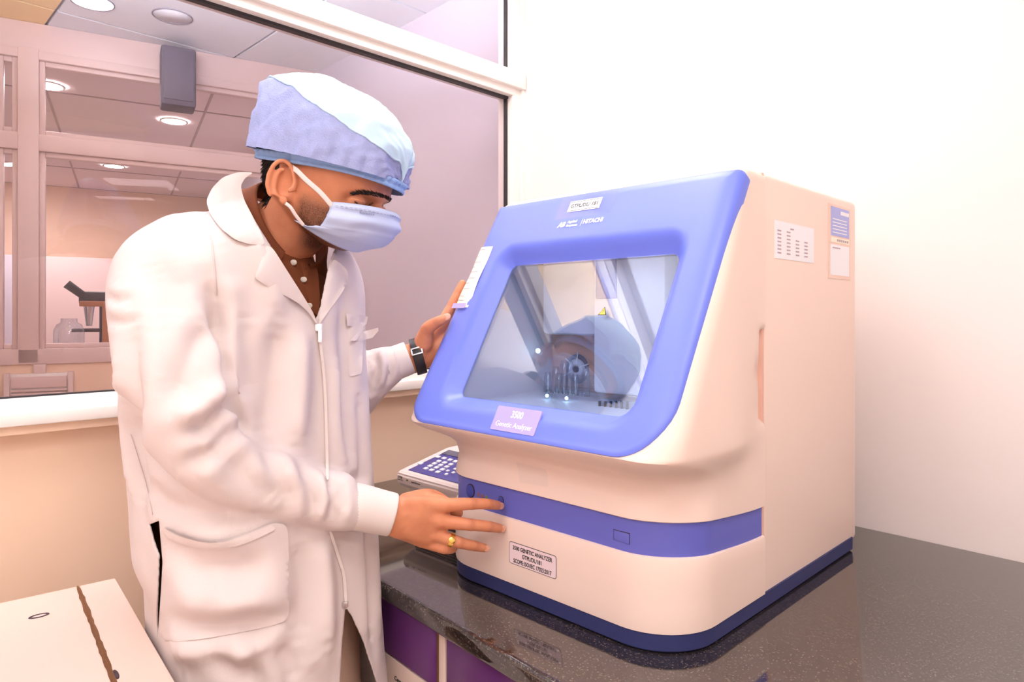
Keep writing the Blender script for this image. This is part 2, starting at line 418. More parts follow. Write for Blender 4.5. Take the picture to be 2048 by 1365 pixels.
# louvred wall unit below the far glazing
un = empty('louvred_wall_unit', tuple(MF @ Vector((1.24, .0, .8)))); tag(un, 'cream louvred wall unit with a printed notice under the far window', 'wall unit')
def child_u(name, t0, t1, n0, n1, z0, z1, mat, bev=.002):
    o = fbox(name, t0, t1, n0, n1, z0, z1, mat, None, bev); o.parent = un; o.matrix_parent_inverse = Matrix.Translation(un.location).inverted(); return o
child_u('housing', 1.12, 1.365, .0, .03, .80, 1.125, 'frame')
for z in (1.032, 1.046): child_u('louvre', 1.14, 1.345, .028, .045, z, z + .008, 'framefar')
child_u('top_flap', 1.14, 1.345, .028, .04, 1.062, 1.112, 'framefar')
child_u('side_cheek', 1.115, 1.135, .0, .055, .80, 1.13, 'framefar'); child_u('side_cheek', 1.35, 1.37, .0, .055, .80, 1.13, 'framefar')
child_u('pipe_stub', 1.22, 1.265, .0, .03, 1.125, 1.165, 'framefar')
nt_ = child_u('notice', 1.165, 1.30, .03, .033, .965, 1.015, 'paper', 0)
for k in range(4): child_u('printed_line', 1.18 + .01 * (k % 2), 1.285 - .012 * k, .0331, .0336, 1.003 - .010 * k, 1.0065 - .010 * k, 'grey', 0)

# bench things in the third room: microscope, glass jar, wooden stand
def onfar(px, py, n):
    p0 = V(Q[0], Q[1], 0) + FN * n; return onplane(px, py, p0, FN)
bz = 1.18
pb = onfar(170, 690, -.45); 
bench = fbox('lab_bench', .2, 1.6, -1.1, -.1, bz - .04, bz, 'frame', None, .003); tag(bench, 'pale laboratory bench just behind the far glazing', 'bench')
mp = onfar(185, 690, -.5); mp[2] = bz
ms = empty('microscope', tuple(mp), math.atan2(FD[1], FD[0])); ms.scale = (1.5, 1.5, 1.5); tag(ms, 'dark binocular microscope on the bench behind the far glazing', 'microscope')
boxo('base', (0, 0, .012), (.12, .16, .024), M['dark'], ms, .006)
boxo('arm', (-.035, -.03, .10), (.03, .035, .17), M['grey'], ms, .008)
boxo('stage', (.01, .01, .085), (.10, .09, .012), M['dark'], ms, .003)
boxo('head', (-.01, 0, .195), (.10, .06, .05), M['dark'], ms, .012)
for s in (-.02, .02):
    v, f = tube([V(.02, s, .20), V(.075, s * 1.2, .245)], [.013, .015], 14, sm=0, dome=False); mobj('eyepiece', v, f, M['dark'], ms, auto=40)
v, f = tube([V(.01, .01, .18), V(.01, .01, .10)], [.018, .009], 14, sm=0, dome=False); mobj('objective', v, f, M['chrome'], ms, auto=40)
jp = onfar(138, 690, -.26); jp[2] = bz
v, f = loft([[jp + V(r * math.cos(a), r * math.sin(a), z) for a in np.linspace(0, 2 * math.pi, 24, endpoint=False)] for r, z in ((.055, 0), (.065, .02), (.065, .13), (.053, .16), (.036, .17), (.034, .19))])
jo = mobj('glass_jar', v, f, M['acrylic'], None); tag(jo, 'clear glass jar on the bench beside the microscope', 'jar')
wp = onfar(212, 690, -.24); wp[2] = bz
wo = empty('wooden_stand', tuple(wp), math.atan2(FD[1], FD[0])); wo.scale = (1.5, 1.5, 1.5); tag(wo, 'small tan wooden stand on the bench right of the jar', 'stand')
M['wood'] = pmat('tan_wood', srgb(190, 130, 92), .6, noise=(20, .25, 4))
boxo('post', (0, 0, .09), (.022, .022, .18), M['wood'], wo, .002); boxo('foot', (0, 0, .008), (.09, .06, .016), M['wood'], wo, .002); boxo('crossbar', (.02, 0, .175), (.11, .02, .018), M['wood'], wo, .002)
# tall cupboards along the far wall of the third room
for k in range(4):
    c = fbox('tall_cupboard', .2 + .72 * k, .9 + .72 * k, -4.58, -4.1, 0, 1.95, 'framefar' if k % 2 else 'lilacwall', None, .005)
    tag(c, ['lilac tall cupboard at the right end of the farthest wall', 'blush tall cupboard second from the right on the farthest wall', 'lilac tall cupboard third from the right on the farthest wall', 'blush tall cupboard at the left end of the farthest wall'][k], 'cupboard', 'tall cupboards on the farthest wall')

# ------------------------------------------------------------------ worktop and base cabinets
e0 = onz(760, 1163, ZT); e1 = onz(1055, 1338, ZT)
CE = (e1 - e0); CE /= np.linalg.norm(CE)               # along the front edge, towards the camera side
CN = V(CE[1], -CE[0], 0)
if np.dot(CN, CAM - e0) < 0: CN = -CN                  # out of the front edge
def isect(p, d, q, e):
    A_ = np.array([[d[0], -e[0]], [d[1], -e[1]]]); t = np.linalg.solve(A_, (q - p)[:2]); return p + d * t[0]
wl = isect(e0, CE, CORNER, D1); wl = wl + (-D2) * .0
fr_end = e0 + CE * 1.6
rw = CORNER.copy(); rw_end = CORNER - DR * 2.6
gp = NR * .003 if np.dot(NR, CAM - CORNER) > 0 else NR * -.003
poly = [wl - D2 * .002, fr_end, V(rw_end[0], rw_end[1], ZT) + gp, V(rw[0], rw[1], ZT) + gp - D2 * .003]
bm = bmesh.new()
top = [bm.verts.new((p[0], p[1], ZT)) for p in poly]; bot = [bm.verts.new((p[0], p[1], ZT - .034)) for p in poly]
bm.faces.new(top); bm.faces.new(bot[::-1])
for i in range(4): bm.faces.new((top[i], bot[i], bot[(i + 1) % 4], top[(i + 1) % 4]))
ed = [e for e in bm.edges if set(e.verts) == {top[0], top[1]} or set(e.verts) == {bot[0], bot[1]}]
bmesh.ops.bevel(bm, geom=ed, offset=.009, segments=4, affect='EDGES', profile=.5)
wt = bmobj('worktop', bm, M['granite'], None, True, 30); tag(wt, 'black speckled granite worktop with rounded front edge', 'worktop')
# cabinets: their own frame along the front edge
MC = basis(V(e0[0], e0[1], 0), CE, CN, V(0, 0, 1))
def cpx(px, py, n):                                     # pixel -> (along, z) on the cabinet front
    p = onplane(px, py, e0 + CN * n, CN); return np.dot(p - e0, CE), p[2]
x_st0, _ = cpx(887, 1290, -.03); x_st1, _ = cpx(900, 1290, -.03); _, zs = cpx(820, 1331, -.03)
xl = -np.linalg.norm((wl - e0)[:2]) + .05
def cab(xa, xb, label, first):
    c = empty('base_cabinet', tuple(MC @ Vector(((xa + xb) / 2, -.03, 0)))); inv = Matrix.Translation(c.location).inverted()
    def part(name, a0, a1, n0, n1, z0, z1, mat, bev=.0015, par=None):
        bm = bmesh.new(); addbox(bm, ((a0 + a1) / 2, (n0 + n1) / 2, (z0 + z1) / 2), (a1 - a0, n1 - n0, z1 - z0), bev, MC)
        o = bmobj(name, bm, M[mat], par or c)
        if par is None: o.matrix_parent_inverse = inv
        return o
    part('carcass', xa, xb, -.62, -.036, .08, ZT - .036, 'lam')
    part('stile', xb - (x_st1 - x_st0), xb, -.036, -.020, .08, ZT - .036, 'lam')
    part('edge_strip', xb - (x_st1 - x_st0) - .004, xb - (x_st1 - x_st0), -.036, -.019, .08, ZT - .036, 'brownedge', 0)
    xr = xb - (x_st1 - x_st0) - .006
    part('drawer_front', xa + .003, xr, -.036, -.020, zs + .002, ZT - .040, 'purple')
    lo = part('drawer_front', xa + .003, xr, -.036, -.020, .40, zs - .002, 'lam')
    part('drawer_front', xa + .003, xr, -.036, -.020, .10, .396, 'purple')
    for z in (zs + .035, .70, .30):
        hb = part('handle', (xa + xr) / 2 - .05, (xa + xr) / 2 + .05, -.02, -.008, z - .006 - (.045 if z > .72 else 0) * 0, z + .006, 'chrome', .003) if z < .72 else None
    part('toe_kick', xa, xb, -.55, -.09, 0, .08, 'dark', 0)
    tag(c, label, 'cabinet', 'base cabinets under the worktop')
    return c, lo
c1, lo1 = cab(x_st1 - .52, x_st1, 'base cabinet with purple top drawer beside the white coat', True)
c2, lo2 = cab(x_st1 + .001, x_st1 + .55, 'base cabinet with purple top drawer under the analyzer front', False)
c3, lo3 = cab(x_st1 + .552, x_st1 + 1.10, 'base cabinet with purple top drawer nearest the camera', False)
c0, lo0 = cab(xl, x_st1 - .521, 'base cabinet in the corner by the window wall', False)
ax, az = cpx(800, 1362, -.02)
tx = text('lettering', 'Centrifuge', .011, M['black'], c1, MC @ basis(V(ax + .005, -.0195, az - .002), V(1, 0, 0), V(0, 0, 1), V(0, 1, 0)) , .0003)
tx.matrix_parent_inverse = Matrix.Translation(c1.location).inverted()

# ------------------------------------------------------------------ white laminate cabinet, lower left
ZB = .88
t0 = onz(230, 1157, ZB); t1 = onz(350, 1365, ZB); t2 = onz(0, 1207, ZB)
tx_ = (t0 - t2); tx_ /= np.linalg.norm(tx_); ty_ = (t1 - t0); ty_ /= np.linalg.norm(ty_)
ptop = [t0, t0 + ty_ * 1.0, t0 - tx_ * 1.1 + ty_ * 1.0, t0 - tx_ * 1.1]
lc = empty('laminate_cabinet', (t0[0], t0[1], 0)); tag(lc, 'scratched white laminate cabinet with split top at lower left', 'cabinet')
inv = Matrix.Translation(lc.location).inverted()
def prism(name, pts, z0, z1, mat, par, pinv, bev=.002):
    bm = bmesh.new(); n = len(pts)
    a = [bm.verts.new((p[0], p[1], z1)) for p in pts]; b = [bm.verts.new((p[0], p[1], z0)) for p in pts]
    bm.faces.new(a); bm.faces.new(b[::-1])
    for i in range(n): bm.faces.new((a[i], b[i], b[(i + 1) % n], a[(i + 1) % n]))
    if bev: bmesh.ops.bevel(bm, geom=list(bm.edges), offset=bev, segments=2, affect='EDGES')
    o = bmobj(name, bm, mat, par); o.matrix_parent_inverse = pinv; return o
# the crack: dark split between two boards
k0 = onz(158, 1180, ZB); k1 = onz(228, 1365, ZB); kd = k1 - k0; kd /= np.linalg.norm(kd)
kb = isect(t0, -tx_, k0, kd); ke = isect(ptop[1], -tx_, k0, kd)
g = tx_ * .0022
prism('top_board', [t0, ptop[1], ke + g, kb + g], ZB - .022, ZB, M['lam'], lc, inv, .0012)
prism('top_board', [kb - g, ke - g, ptop[2], ptop[3]], ZB - .022, ZB, M['lam'], lc, inv, .0012)
# splintered filler with chipboard showing in the split
vs, fs = [], []
N = 60
for i in range(N + 1):
    p = kb + (ke - kb) * i / N
    wd = (.0030 + .0022 * rng.random()) * min(1, i / 3 + .25)
    h = ZB + .0004 + .0010 * rng.random()
    for s, z in ((-wd, ZB + .0004), (-wd * .3, h - .001), (wd * .2, h), (wd, ZB + .0004)):
        q = p + tx_ * s + ty_ * 0; vs.append((q[0], q[1], z))
for i in range(N):
    for k in range(3): a = i * 4 + k; fs.append((a, a + 4, a + 5, a + 1))
so = mobj('split', vs, fs, M['brownedge'], lc, False); so.matrix_parent_inverse = inv
body = [p - ty_ * 0 for p in ptop]; cc = sum(body) / 4
prism('carcass', [cc + (p - cc) * .985 for p in body], .06, ZB - .022, M['lam'], lc, inv, .003)
prism('plinth', [cc + (p - cc) * .93 for p in body], 0, .06, M['dark'], lc, inv, 0)
# cam-lock hole and a chip in the top
hp = onz(78, 1233, ZB); A_ = np.linspace(0, 2 * math.pi, 20, endpoint=False)
v, f = loft([[hp + tx_ * r * 1.5 * math.cos(a) + ty_ * r * .8 * math.sin(a) + V(0, 0, z) for a in A_] for r, z in ((.010, .0002), (.0095, .0012), (.0075, .0012), (.007, .0004))], cap=False)
o = mobj('cam_lock_ring', v, f, M['groove'], lc); o.matrix_parent_inverse = inv
v, f = loft([[hp + tx_ * r * 1.5 * math.cos(a) + ty_ * r * .8 * math.sin(a) + V(0, 0, z) for a in A_] for r, z in ((.0062, .0002), (.005, .0008))])
o = mobj('cam_lock_cover', v, f, M['framefar'], lc); o.matrix_parent_inverse = inv
hp = onz(232, 1350, ZB)
v, f = loft([[hp + ty_ * r * 3.2 * math.cos(a) + tx_ * r * .7 * math.sin(a) + V(0, 0, z) for a in A_] for r, z in ((.005, .0002), (.003, .0008))])
o = mobj('chip', v, f, M['groove'], lc); o.matrix_parent_inverse = inv

# ------------------------------------------------------------------ the genetic analyzer
P0 = onz(1180, 1267, ZT); seamp = V((1523 - CX) / F * 1.117, 1.117, ZT)
AC = P0 + D2 * np.dot(seamp - P0, D2)                   # front right corner on the worktop
AX, AY = -D2, D1                                        # instrument axes: right, depth
an = empty('genetic_analyzer', (AC[0], AC[1], ZT), math.atan2(AX[1], AX[0]))
tag(an, 'white and blue benchtop genetic analyzer with large hooded window on the worktop', 'analyzer')
def aw(x, y, z): return AC + AX * x + AY * y + V(0, 0, z)          # instrument -> world
def al(p): d = p - AC; return V(np.dot(d, AX), np.dot(d, AY), d[2])
def a_x(px, py, x): return al(onplane(px, py, AC + AX * x, AX))
def a_y(px, py, y): return al(onplane(px, py, AC + AY * y, AY))
SEAM = .262
def prof(z):                                            # front y, corner radius, side bulge
    T = [(.0, .0, .10, 0), (.19, .0, .10, 0), (.205, .004, .10, 0), (.225, .010, .10, .001), (.245, .006, .097, .004), (.258, -.008, .09, .008), (.268, -.028, .078, .013),
         (.276, -.047, .066, .017), (.283, -.059, .056, .020), (.290, -.064, .05, .022), (.298, -.0575, .045, .022), (.315, -.048, .04, .022), (.70, .166, .035, .012), (.74, .188, .03, .012)]
    for a, b in zip(T, T[1:]):
        if z <= b[0]:
            t = (z - a[0]) / (b[0] - a[0]); return tuple(a[i] * (1 - t) + b[i] * t for i in (1, 2, 3))
    return T[-1][1:]
XRB, XLB = .006, -.528
def sm(t): t = min(1, max(0, t)); return t * t * (3 - 2 * t)
def uline(z, inset=0, ns=14, na=12, nf=64):
    yf, r, b = prof(z); yf += inset; xr = XRB - inset; xl = XLB + inset
    r = max(.01, r - inset); P = []
    def bx(y): return b * sm((SEAM - y) / .16)
    for y in np.linspace(0, 1, ns) ** .8: 
        y = SEAM + (yf + r - SEAM) * y; P.append(V(xr + bx(y), y, z))
    for k in range(1, na + 1):
        a = math.pi / 2 * k / na; P.append(V(xr - r + r * math.cos(a) + bx(yf + r - r * math.sin(a)), yf + r - r * math.sin(a), z))
    for t in np.linspace(0, 1, nf)[1:-1]: P.append(V((xr - r + b) * (1 - t) + (xl + r - b) * t, yf, z))
    for k in range(na + 1):
        a = math.pi / 2 * (1 - k / na); P.append(V(xl + r - r * math.cos(a) - bx(yf + r - r * math.sin(a)), yf + r - r * math.sin(a), z))
    for y in (1 - np.linspace(0, 1, ns)[:-1][::1]) ** .8 if False else np.linspace(1, 0, ns)[1:]:
        y = SEAM + (yf + r - SEAM) * y ** .8; P.append(V(xl - bx(y), y, z))
    return P
def bandz(p, lo):                                       # the band dips a little towards the seams
    t = sm((p[1] - .01) / .25); return (.138 - .014 * t) if lo else (.187 - .016 * t)
# window and door outlines on the slanted face
WX0, WX1, WZ0, WZ1 = -.442, -.064, .345, .594
def rrect(x0, x1, z0, z1, rad, nc=10, nsd=18):
    """outline from bottom right anticlockwise seen from the front; rad = (br, tr, tl, bl)"""
    P = []
    C4 = [((x1 - rad[0], z0 + rad[0]), rad[0], -90), ((x1 - rad[1], z1 - rad[1]), rad[1], 0), ((x0 + rad[2], z1 - rad[2]), rad[2], 90), ((x0 + rad[3], z0 + rad[3]), rad[3], 180)]
    for k in range(4):
        (cx, cz), r, a0 = C4[k]
        for i in range(nc + 1):
            a = math.radians(a0 + 90 * i / nc); P.append((cx + r * math.cos(a), cz + r * math.sin(a)))
        (nx, nz), nr, na0 = C4[(k + 1) % 4]
        a = math.radians(na0); e = (nx + nr * math.cos(a), nz + nr * math.sin(a)); s = P[-1]
        for i in range(1, nsd): P.append((s[0] + (e[0] - s[0]) * i / nsd, s[1] + (e[1] - s[1]) * i / nsd))
    return P
NF = V(0, -.874, .486)                                  # outward normal of the slanted face
def face(x, z, d=0, flat=False):
    yf, r, b = prof(z); xr = XRB + b; xl = XLB - b; y = yf
    if not flat:
        e = max(x - (xr - r), (xl + r) - x, 0); e = min(e, r * .999); y += r - math.sqrt(max(r * r - e * e, 0))
    return V(x, y, z) + NF * d
# upper front cover (hood), with the window opening left out
ZR = [None] + list(np.arange(.20, .245, .008)) + list(np.arange(.245, .30, .004)) + list(np.arange(.30, .700, .0075)) + [.704]
rows = []
for i, z in enumerate(ZR):
    if i == 0:
        base = uline(.19); r1 = []
        for dz, ins in ((.003, .006), (.0, .0035), (.002, .0)):
            r1.append([V(*(uline(.19, ins)[k][:2]), bandz(p, False) + dz) for k, p in enumerate(base)])
        rows += r1
    else: rows.append(uline(z))
for dz, ins in ((.710, .002), (.715, .006), (.7185, .012), (.720, .02)): rows.append(uline(.704, ins)); rows[-1] = [V(p[0], p[1] + (dz - .704) * .55, dz) for p in rows[-1]]
gy0, gy1, gzm = .229, .264, .384                        # finger grip scoop beside the seam
for R in rows:
    for p in R:
        if p[0] > -.03 and .303 < p[2] < .465:
            ya = gy1 - (gy1 - gy0) * (1 - ((p[2] - gzm) / .0815) ** 2)
            p[0] -= .012 * sm((p[1] - ya) / .006)
v, f = loft(rows, cap=False, closed=False)
hole = lambda c: c[1] < .2 and WX0 - .025 < c[0] < WX1 + .025 and WZ0 - .024 < c[2] < WZ1 + .024
f = [q for q in f if not hole(sum(v[i] for i in q) / 4)]
nrow = len(rows[0]); o_ = (len(rows) - 1) * nrow; f.append(tuple(o_ + k for k in range(nrow)))
mobj('hood', v, f, M['white'], an, auto=40)
# lower front panel
rows = []
base = uline(.10)
for z, ins in ((.030, .012), (.027, .003), (.0285, .0005), (.033, 0), (.06, 0), (.10, 0)): rows.append([V(p[0], p[1], z) for p in uline(.10, ins)])
for dz, ins in ((-.006, 0), (-.0015, .0012), (0, .004), (-.001, .010)): rows.append([V(p[0], p[1], bandz(base[k], True) + dz) for k, p in enumerate(uline(.10, ins))])
v, f = loft(rows, cap=False, closed=False); mobj('lower_panel', v, f, M['white'], an, auto=40)
# blue band
b2 = uline(.10, .005)
rows = [[V(p[0], p[1], bandz(p, True) - .004 + (bandz(p, False) + .007 - bandz(p, True)) * t) for p in b2] for t in (0, .5, 1)]
v, f = loft(rows, cap=False, closed=False); band = mobj('band', v, f, M['band'], an, auto=40)
# navy plinth
def closed_outline(ins, z, yb=.69):
    P = uline(.05, ins); return [V(p[0], p[1], z) for p in P] + [V(XLB + ins, yb - ins - .02, z), V(XLB + ins + .02, yb - ins, z), V(XRB - ins - .02, yb - ins, z), V(XRB - ins, yb - ins - .02, z)]
v, f = loft([closed_outline(.006, .001), closed_outline(.0025, .004), closed_outline(.002, .028)]); mobj('plinth', v, f, M['navy'], an, auto=40)
for (x, y) in ((-.07, .08), (-.45, .08), (-.07, .62), (-.45, .62)):
    v, f = tube([V(x, y, .0), V(x, y, .01)], [.018, .018], 16, sm=0, dome=False); mobj('foot', v, f, M['dark'], an, auto=40)
# rear cover
bm = bmesh.new(); addbox(bm, ((XRB + XLB) / 2 - .002, (SEAM + .0018 + .70) / 2, (.017 + .7205) / 2), (XRB - XLB - .006, .70 - SEAM - .0018, .7035), .012, None, 4)
bmobj('rear_cover', bm, M['white'], an)
bm = bmesh.new(); addbox(bm, ((XRB + XLB) / 2, SEAM, .37), (XRB - XLB - .008, .006, .694), 0); bmobj('seam_strip', bm, M['seam'], an)
# blue door
dout = rrect(-.5455, .0135, .2905, .7085, (.075, .012, .026, .066))
din = rrect(WX0, WX1, WZ0, WZ1, (.030, .018, .016, .016))
def expand(P, e, rad0):
    return rrect(WX0 - e, WX1 + e, WZ0 - e, WZ1 + e, tuple(r + e for r in rad0))
R0 = (.030, .018, .016, .016)
dshr = rrect(-.5425, .0105, .2935, .7055, (.072, .010, .024, .063))
rings = [[face(x, z, -.012) for x, z in dout], [face(x, z, .0015) for x, z in dout], [face(x, z, .004) for x, z in dshr]]
we = expand(din, .030, R0)
for t in (.12, .25, .4, .6, .8, 1): rings.append([face(a[0] * (1 - t) + b[0] * t, a[1] * (1 - t) + b[1] * t, .004) for a, b in zip(dshr, we)])
for e, d in ((.026, .0036), (.021, .0015), (.016, -.0022), (.011, -.0075), (.006, -.0135), (.001, -.0195), (-.003, -.023)):
    rings.append([face(x, z, d) for x, z in expand(din, e, R0)])
v, f = loft(rings, cap=False); door = mobj('door', v, f, M['blue'], an, auto=50)
g0 = expand(din, .004, R0)
v, f = loft([[face(x, z, -.022) for x, z in g0], [face(x, z, -.0255) for x, z in g0]]); mobj('window_pane', v, f, M['door_glass'], door, smooth=False)
# chamber behind the window
def room5(x0, x1, y1, z0, z1):
    a = [face(x0, z0, -.028), face(x1, z0, -.028), face(x1, z1, -.028), face(x0, z1, -.028)]; b = [V(x0, y1, z0), V(x1, y1, z0), V(x1, y1, z1), V(x0, y1, z1)]
    return a + b, [(0, 1, 5, 4), (1, 2, 6, 5), (2, 3, 7, 6), (3, 0, 4, 7), (4, 5, 6, 7)]
v, f = room5(-.456, -.05, .40, .335, .606); ch = mobj('chamber', v, f, M['inner'], an, smooth=False)
def chbox(name, pa, pb, y, th, mat, bev=.002, par=None):
    """a panel given by its top-left and bottom-right pixel on the plane y"""
    a = a_y(*pa, y); b = a_y(*pb, y); x0, x1 = sorted((a[0], b[0])); z0, z1 = sorted((a[2], b[2]))
    return boxo(name, ((x0 + x1) / 2, y + th / 2, (z0 + z1) / 2), (x1 - x0, th, z1 - z0), M[mat], par or ch, bev)
M['innerw'] = pmat('chamber_white', srgb(236, 232, 240), .45)
M['chfill'] = emitmat('chamber_fill_strip', (.86, .93, 1, 1), 7.0)
boxo('chamber_fill_strip', (-.25, .20, .6035), (.34, .012, .004), M['chfill'], ch, .001)  # glowing strip added under the chamber roof to brighten the inside
chbox('side_panel', (1020, 470), (1043, 900), .30, .02, 'inner')
chbox('edge_seal', (1043, 470), (1046, 900), .298, .02, 'groove', 0)
chbox('gantry_cover', (1083, 440), (1192, 672), .20, .05, 'innerw', .010)
chbox('oven_door', (1186, 440), (1330, 800), .15, .04, 'innerw', .006)
M['slot'] = pmat('slot_blue', srgb(52, 84, 172), .4)
chbox('blue_slot', (1191, 512), (1232, 597), .148, .003, 'slot', .001)
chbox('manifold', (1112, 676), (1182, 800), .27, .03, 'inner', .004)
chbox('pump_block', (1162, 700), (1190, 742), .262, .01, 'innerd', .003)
c0_ = a_y(1157, 738, .262)
for r0, r1, mt, y_ in ((.030, .022, 'innerd', -.004), (.020, .008, 'inner', -.008), (.006, .001, 'dark', -.012)):
    v, f = loft([[V(c0_[0] + r * math.cos(a), c0_[1] + y, c0_[2] + r * math.sin(a)) for a in np.linspace(0, 2 * math.pi, 28, endpoint=False)] for r, y in ((r0, .0), (r0, y_), (r1, y_ - .001), (r1, .0))], cap=False)
    mobj('capillary_ring', v, f, M[mt], ch)
for k in range(5):
    a = math.radians(20 + 62 * k); d = V(math.cos(a), 0, math.sin(a)); q = c0_ + V(0, -.008, 0)
    v, f = tube([q + d * .010, q + d * .034], [.0014, .0014], 8, sm=0); mobj('capillary_arm', v, f, M['whitep'], ch)
# clear vials and clips on the chamber floor
for k, (px, py) in enumerate(((1096, 780), (1112, 786), (1128, 780), (1150, 778), (1172, 782), (1140, 795), (1118, 800))):
    q = a_y(px, py, .16); q[2] = .336; h = .030 + .012 * (k % 3)
    v, f = loft([[q + V(r * math.cos(a), r * math.sin(a), z) for a in np.linspace(0, 2 * math.pi, 14, endpoint=False)] for r, z in ((.008, 0), (.008, h), (.006, h + .003), (.006, h + .008))]); mobj('clear_vial', v, f, M['acrylic'], ch, auto=40)
chbox('buffer_tray', (1085, 772), (1190, 800), .20, .05, 'acrylic', .004)
chbox('warm_holder', (1120, 748), (1186, 775), .245, .02, 'acrylic', .003)
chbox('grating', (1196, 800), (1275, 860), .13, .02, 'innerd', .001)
for k in range(6): 
    q = a_y(1200 + 11 * k, 806, .129); boxo('grating_rib', (q[0], .128, q[2] - .012), (.0025, .004, .03), M['dark'], ch, 0)
q = a_y(1076, 702, .19); v, f = ellipsoid(q, (.005, .004, .005)); mobj('status_lamp', v, f, M['led'], ch)
for (px, py) in ((1094, 792), (1133, 797)):
    q = a_y(px, py, .13); v, f = ellipsoid(q, (.003, .003, .003)); mobj('status_lamp', v, f, M['led'], ch)
# warning triangle on the pane
c0_ = face(0, 0); q = al(onplane(1208, 624, AC + AX * -.2 + V(0, 0, .46) + AY * (prof(.46)[0] + .022), NF[0] * AX + NF[1] * AY + NF[2] * V(0, 0, 1)))
EX, EV = V(1, 0, 0), V(0, .486, .874)
def decal_poly(name, c, pts, d, mat, par):
    vs = [c + EX * p[0] + EV * p[1] + NF * (d - .0004) for p in pts] + [c + EX * p[0] + EV * p[1] + NF * d for p in pts]; n = len(pts)
    return mobj(name, vs, [tuple(range(n, 2 * n))] + [(i, (i + 1) % n, n + (i + 1) % n, n + i) for i in range(n)], mat, par, smooth=False)
decal_poly('warning_triangle', q, [(-.0085, -.0075), (.0085, -.0075), (0, .0085)], .002, M['dark'], door)
decal_poly('warning_triangle_face', q, [(-.0062, -.0063), (.0062, -.0063), (0, .0062)], .0024, M['yellow'], door)
text('warning_mark', '!', .0085, M['dark'], door, basis(q + NF * .0026 - EV * .001, EX, EV, NF))
# nameplate and lettering on the door
def fp(x, z, d=.0046): return face(x, z, d, True)
pl = rrect(-.305, -.208, .2975, .3335, (.002,) * 4, 3, 2)
v, f = loft([[face(x, z, .003) for x, z in pl], [face(x, z, .0052) for x, z in pl]]); npl = mobj('nameplate', v, f, M['lilac'], door, smooth=False)
text('model_number', '3500', .0165, M['whitep'], npl, basis(fp(-.2565, .3225, .0054), EX, EV, NF), sx=.78, bold=.0004)
text('model_name', 'Genetic Analyzer', .0125, M['whitep'], npl, basis(fp(-.2565, .3070, .0054), EX, EV, NF), sx=.92, bold=.0001)
lg = text('maker_emblem', 'AB', .0150, M['whitep'], door, basis(fp(-.3215, .6475), EX, EV, NF), shear=.25, sx=.85, bold=.0008)
text('maker_name', 'Applied', .0070, M['whitep'], door, basis(fp(-.3085, .6517), EX, EV, NF), align='LEFT', shear=.15, bold=.0003)
text('maker_name', 'Biosystems', .0070, M['whitep'], door, basis(fp(-.3095, .6447), EX, EV, NF), align='LEFT', shear=.15, sx=.84, bold=.0002)
decal_poly('divider', fp(-.2745, .648, 0), [(-.0008, -.007), (.0004, -.007), (.0016, .007), (.0004, .007)], .0048, M['whitep'], door)
text('maker_name', 'HITACHI', .0120, M['whitep'], door, basis(fp(-.2485, .6485), EX, EV, NF), shear=.05, sx=.94, bold=.0005)
def plate(name, x0, x1, z0, z1, d0, d1, mat, par):
    pts = [(x0, z0), (x1, z0), (x1, z1), (x0, z1)]
    v, f = loft([[face(x, z, d0, True) for x, z in pts], [face(x, z, d1, True) for x, z in pts]]); return mobj(name, v, f, mat, par, smooth=False)
M['tape'] = glassmat('clear_tape', (.99, .99, 1, 1), .035, .12)
plate('clear_tape', -.345, -.215, .6600, .7045, .0042, .0046, M['tape'], door)
tg = plate('asset_tag', -.3195, -.2455, .6720, .6930, .0044, .0050, M['whitep'], door)
bz0 = fp(0, .674, 0)
for (x0, x1, z0, z1) in ((-.3175, -.2475, .6738, .6744), (-.3175, -.2475, .6906, .6912), (-.3175, -.3169, .6738, .6912), (-.2481, -.2475, .6738, .6912)): plate('tag_border', x0, x1, z0, z1, .005, .0053, M['dark'], tg)
text('tag_text', 'GTPL/DL/ 181', .0118, M['dark'], tg, basis(fp(-.2825, .6823, .0053), EX, EV, NF), sx=.93, bold=.0001)
# taped memo slip over the left edge of the door
pp = [(-.5462, .616), (-.487, .619), (-.487, .498), (-.535, .496)]
vs = []
NXP, NZP = 10, 24
for j in range(NZP + 1):
    for i in range(NXP + 1):
        u, t = i / NXP, j / NZP; x = -.5462 + .0592 * u; z = .619 - .122 * t
        vs.append(face(x, z, .0052 + .0022 * math.sin(t * 9 + u * 3) * (.3 + t * .4) + .002 * (1 - u)))
fs = [(j * (NXP + 1) + i, j * (NXP + 1) + i + 1, (j + 1) * (NXP + 1) + i + 1, (j + 1) * (NXP + 1) + i) for j in range(NZP) for i in range(NXP)]
memo = mobj('memo_slip', vs, fs, M['paper'], door)
M['ink'] = pmat('faded_ink', srgb(190, 168, 178), .7)
for k in range(10):
    z = .610 - .0115 * k + .004 * rng.random(); x0 = -.536 + .018 * rng.random(); x1 = x0 + .008 + .020 * rng.random()
    n = 6; pts = [(x0 + (x1 - x0) * i / n, z) for i in range(n + 1)]
    vs = []; 
    for x, zz in pts:
        t = (.619 - zz) / .122; u = (x + .5462) / .0592
        d = .0056 + .0022 * math.sin(t * 9 + u * 3) * (.3 + t * .4) + .002 * (1 - u)
        vs += [face(x, zz - .0006, d), face(x, zz + .0006, d)]
    mobj('handwriting', vs, [(2 * i, 2 * i + 2, 2 * i + 3, 2 * i + 1) for i in range(n)], M['ink'], memo, False)
plate('tape_end', -.530, -.492, .494, .504, .0078, .0082, M['lilac'], memo)

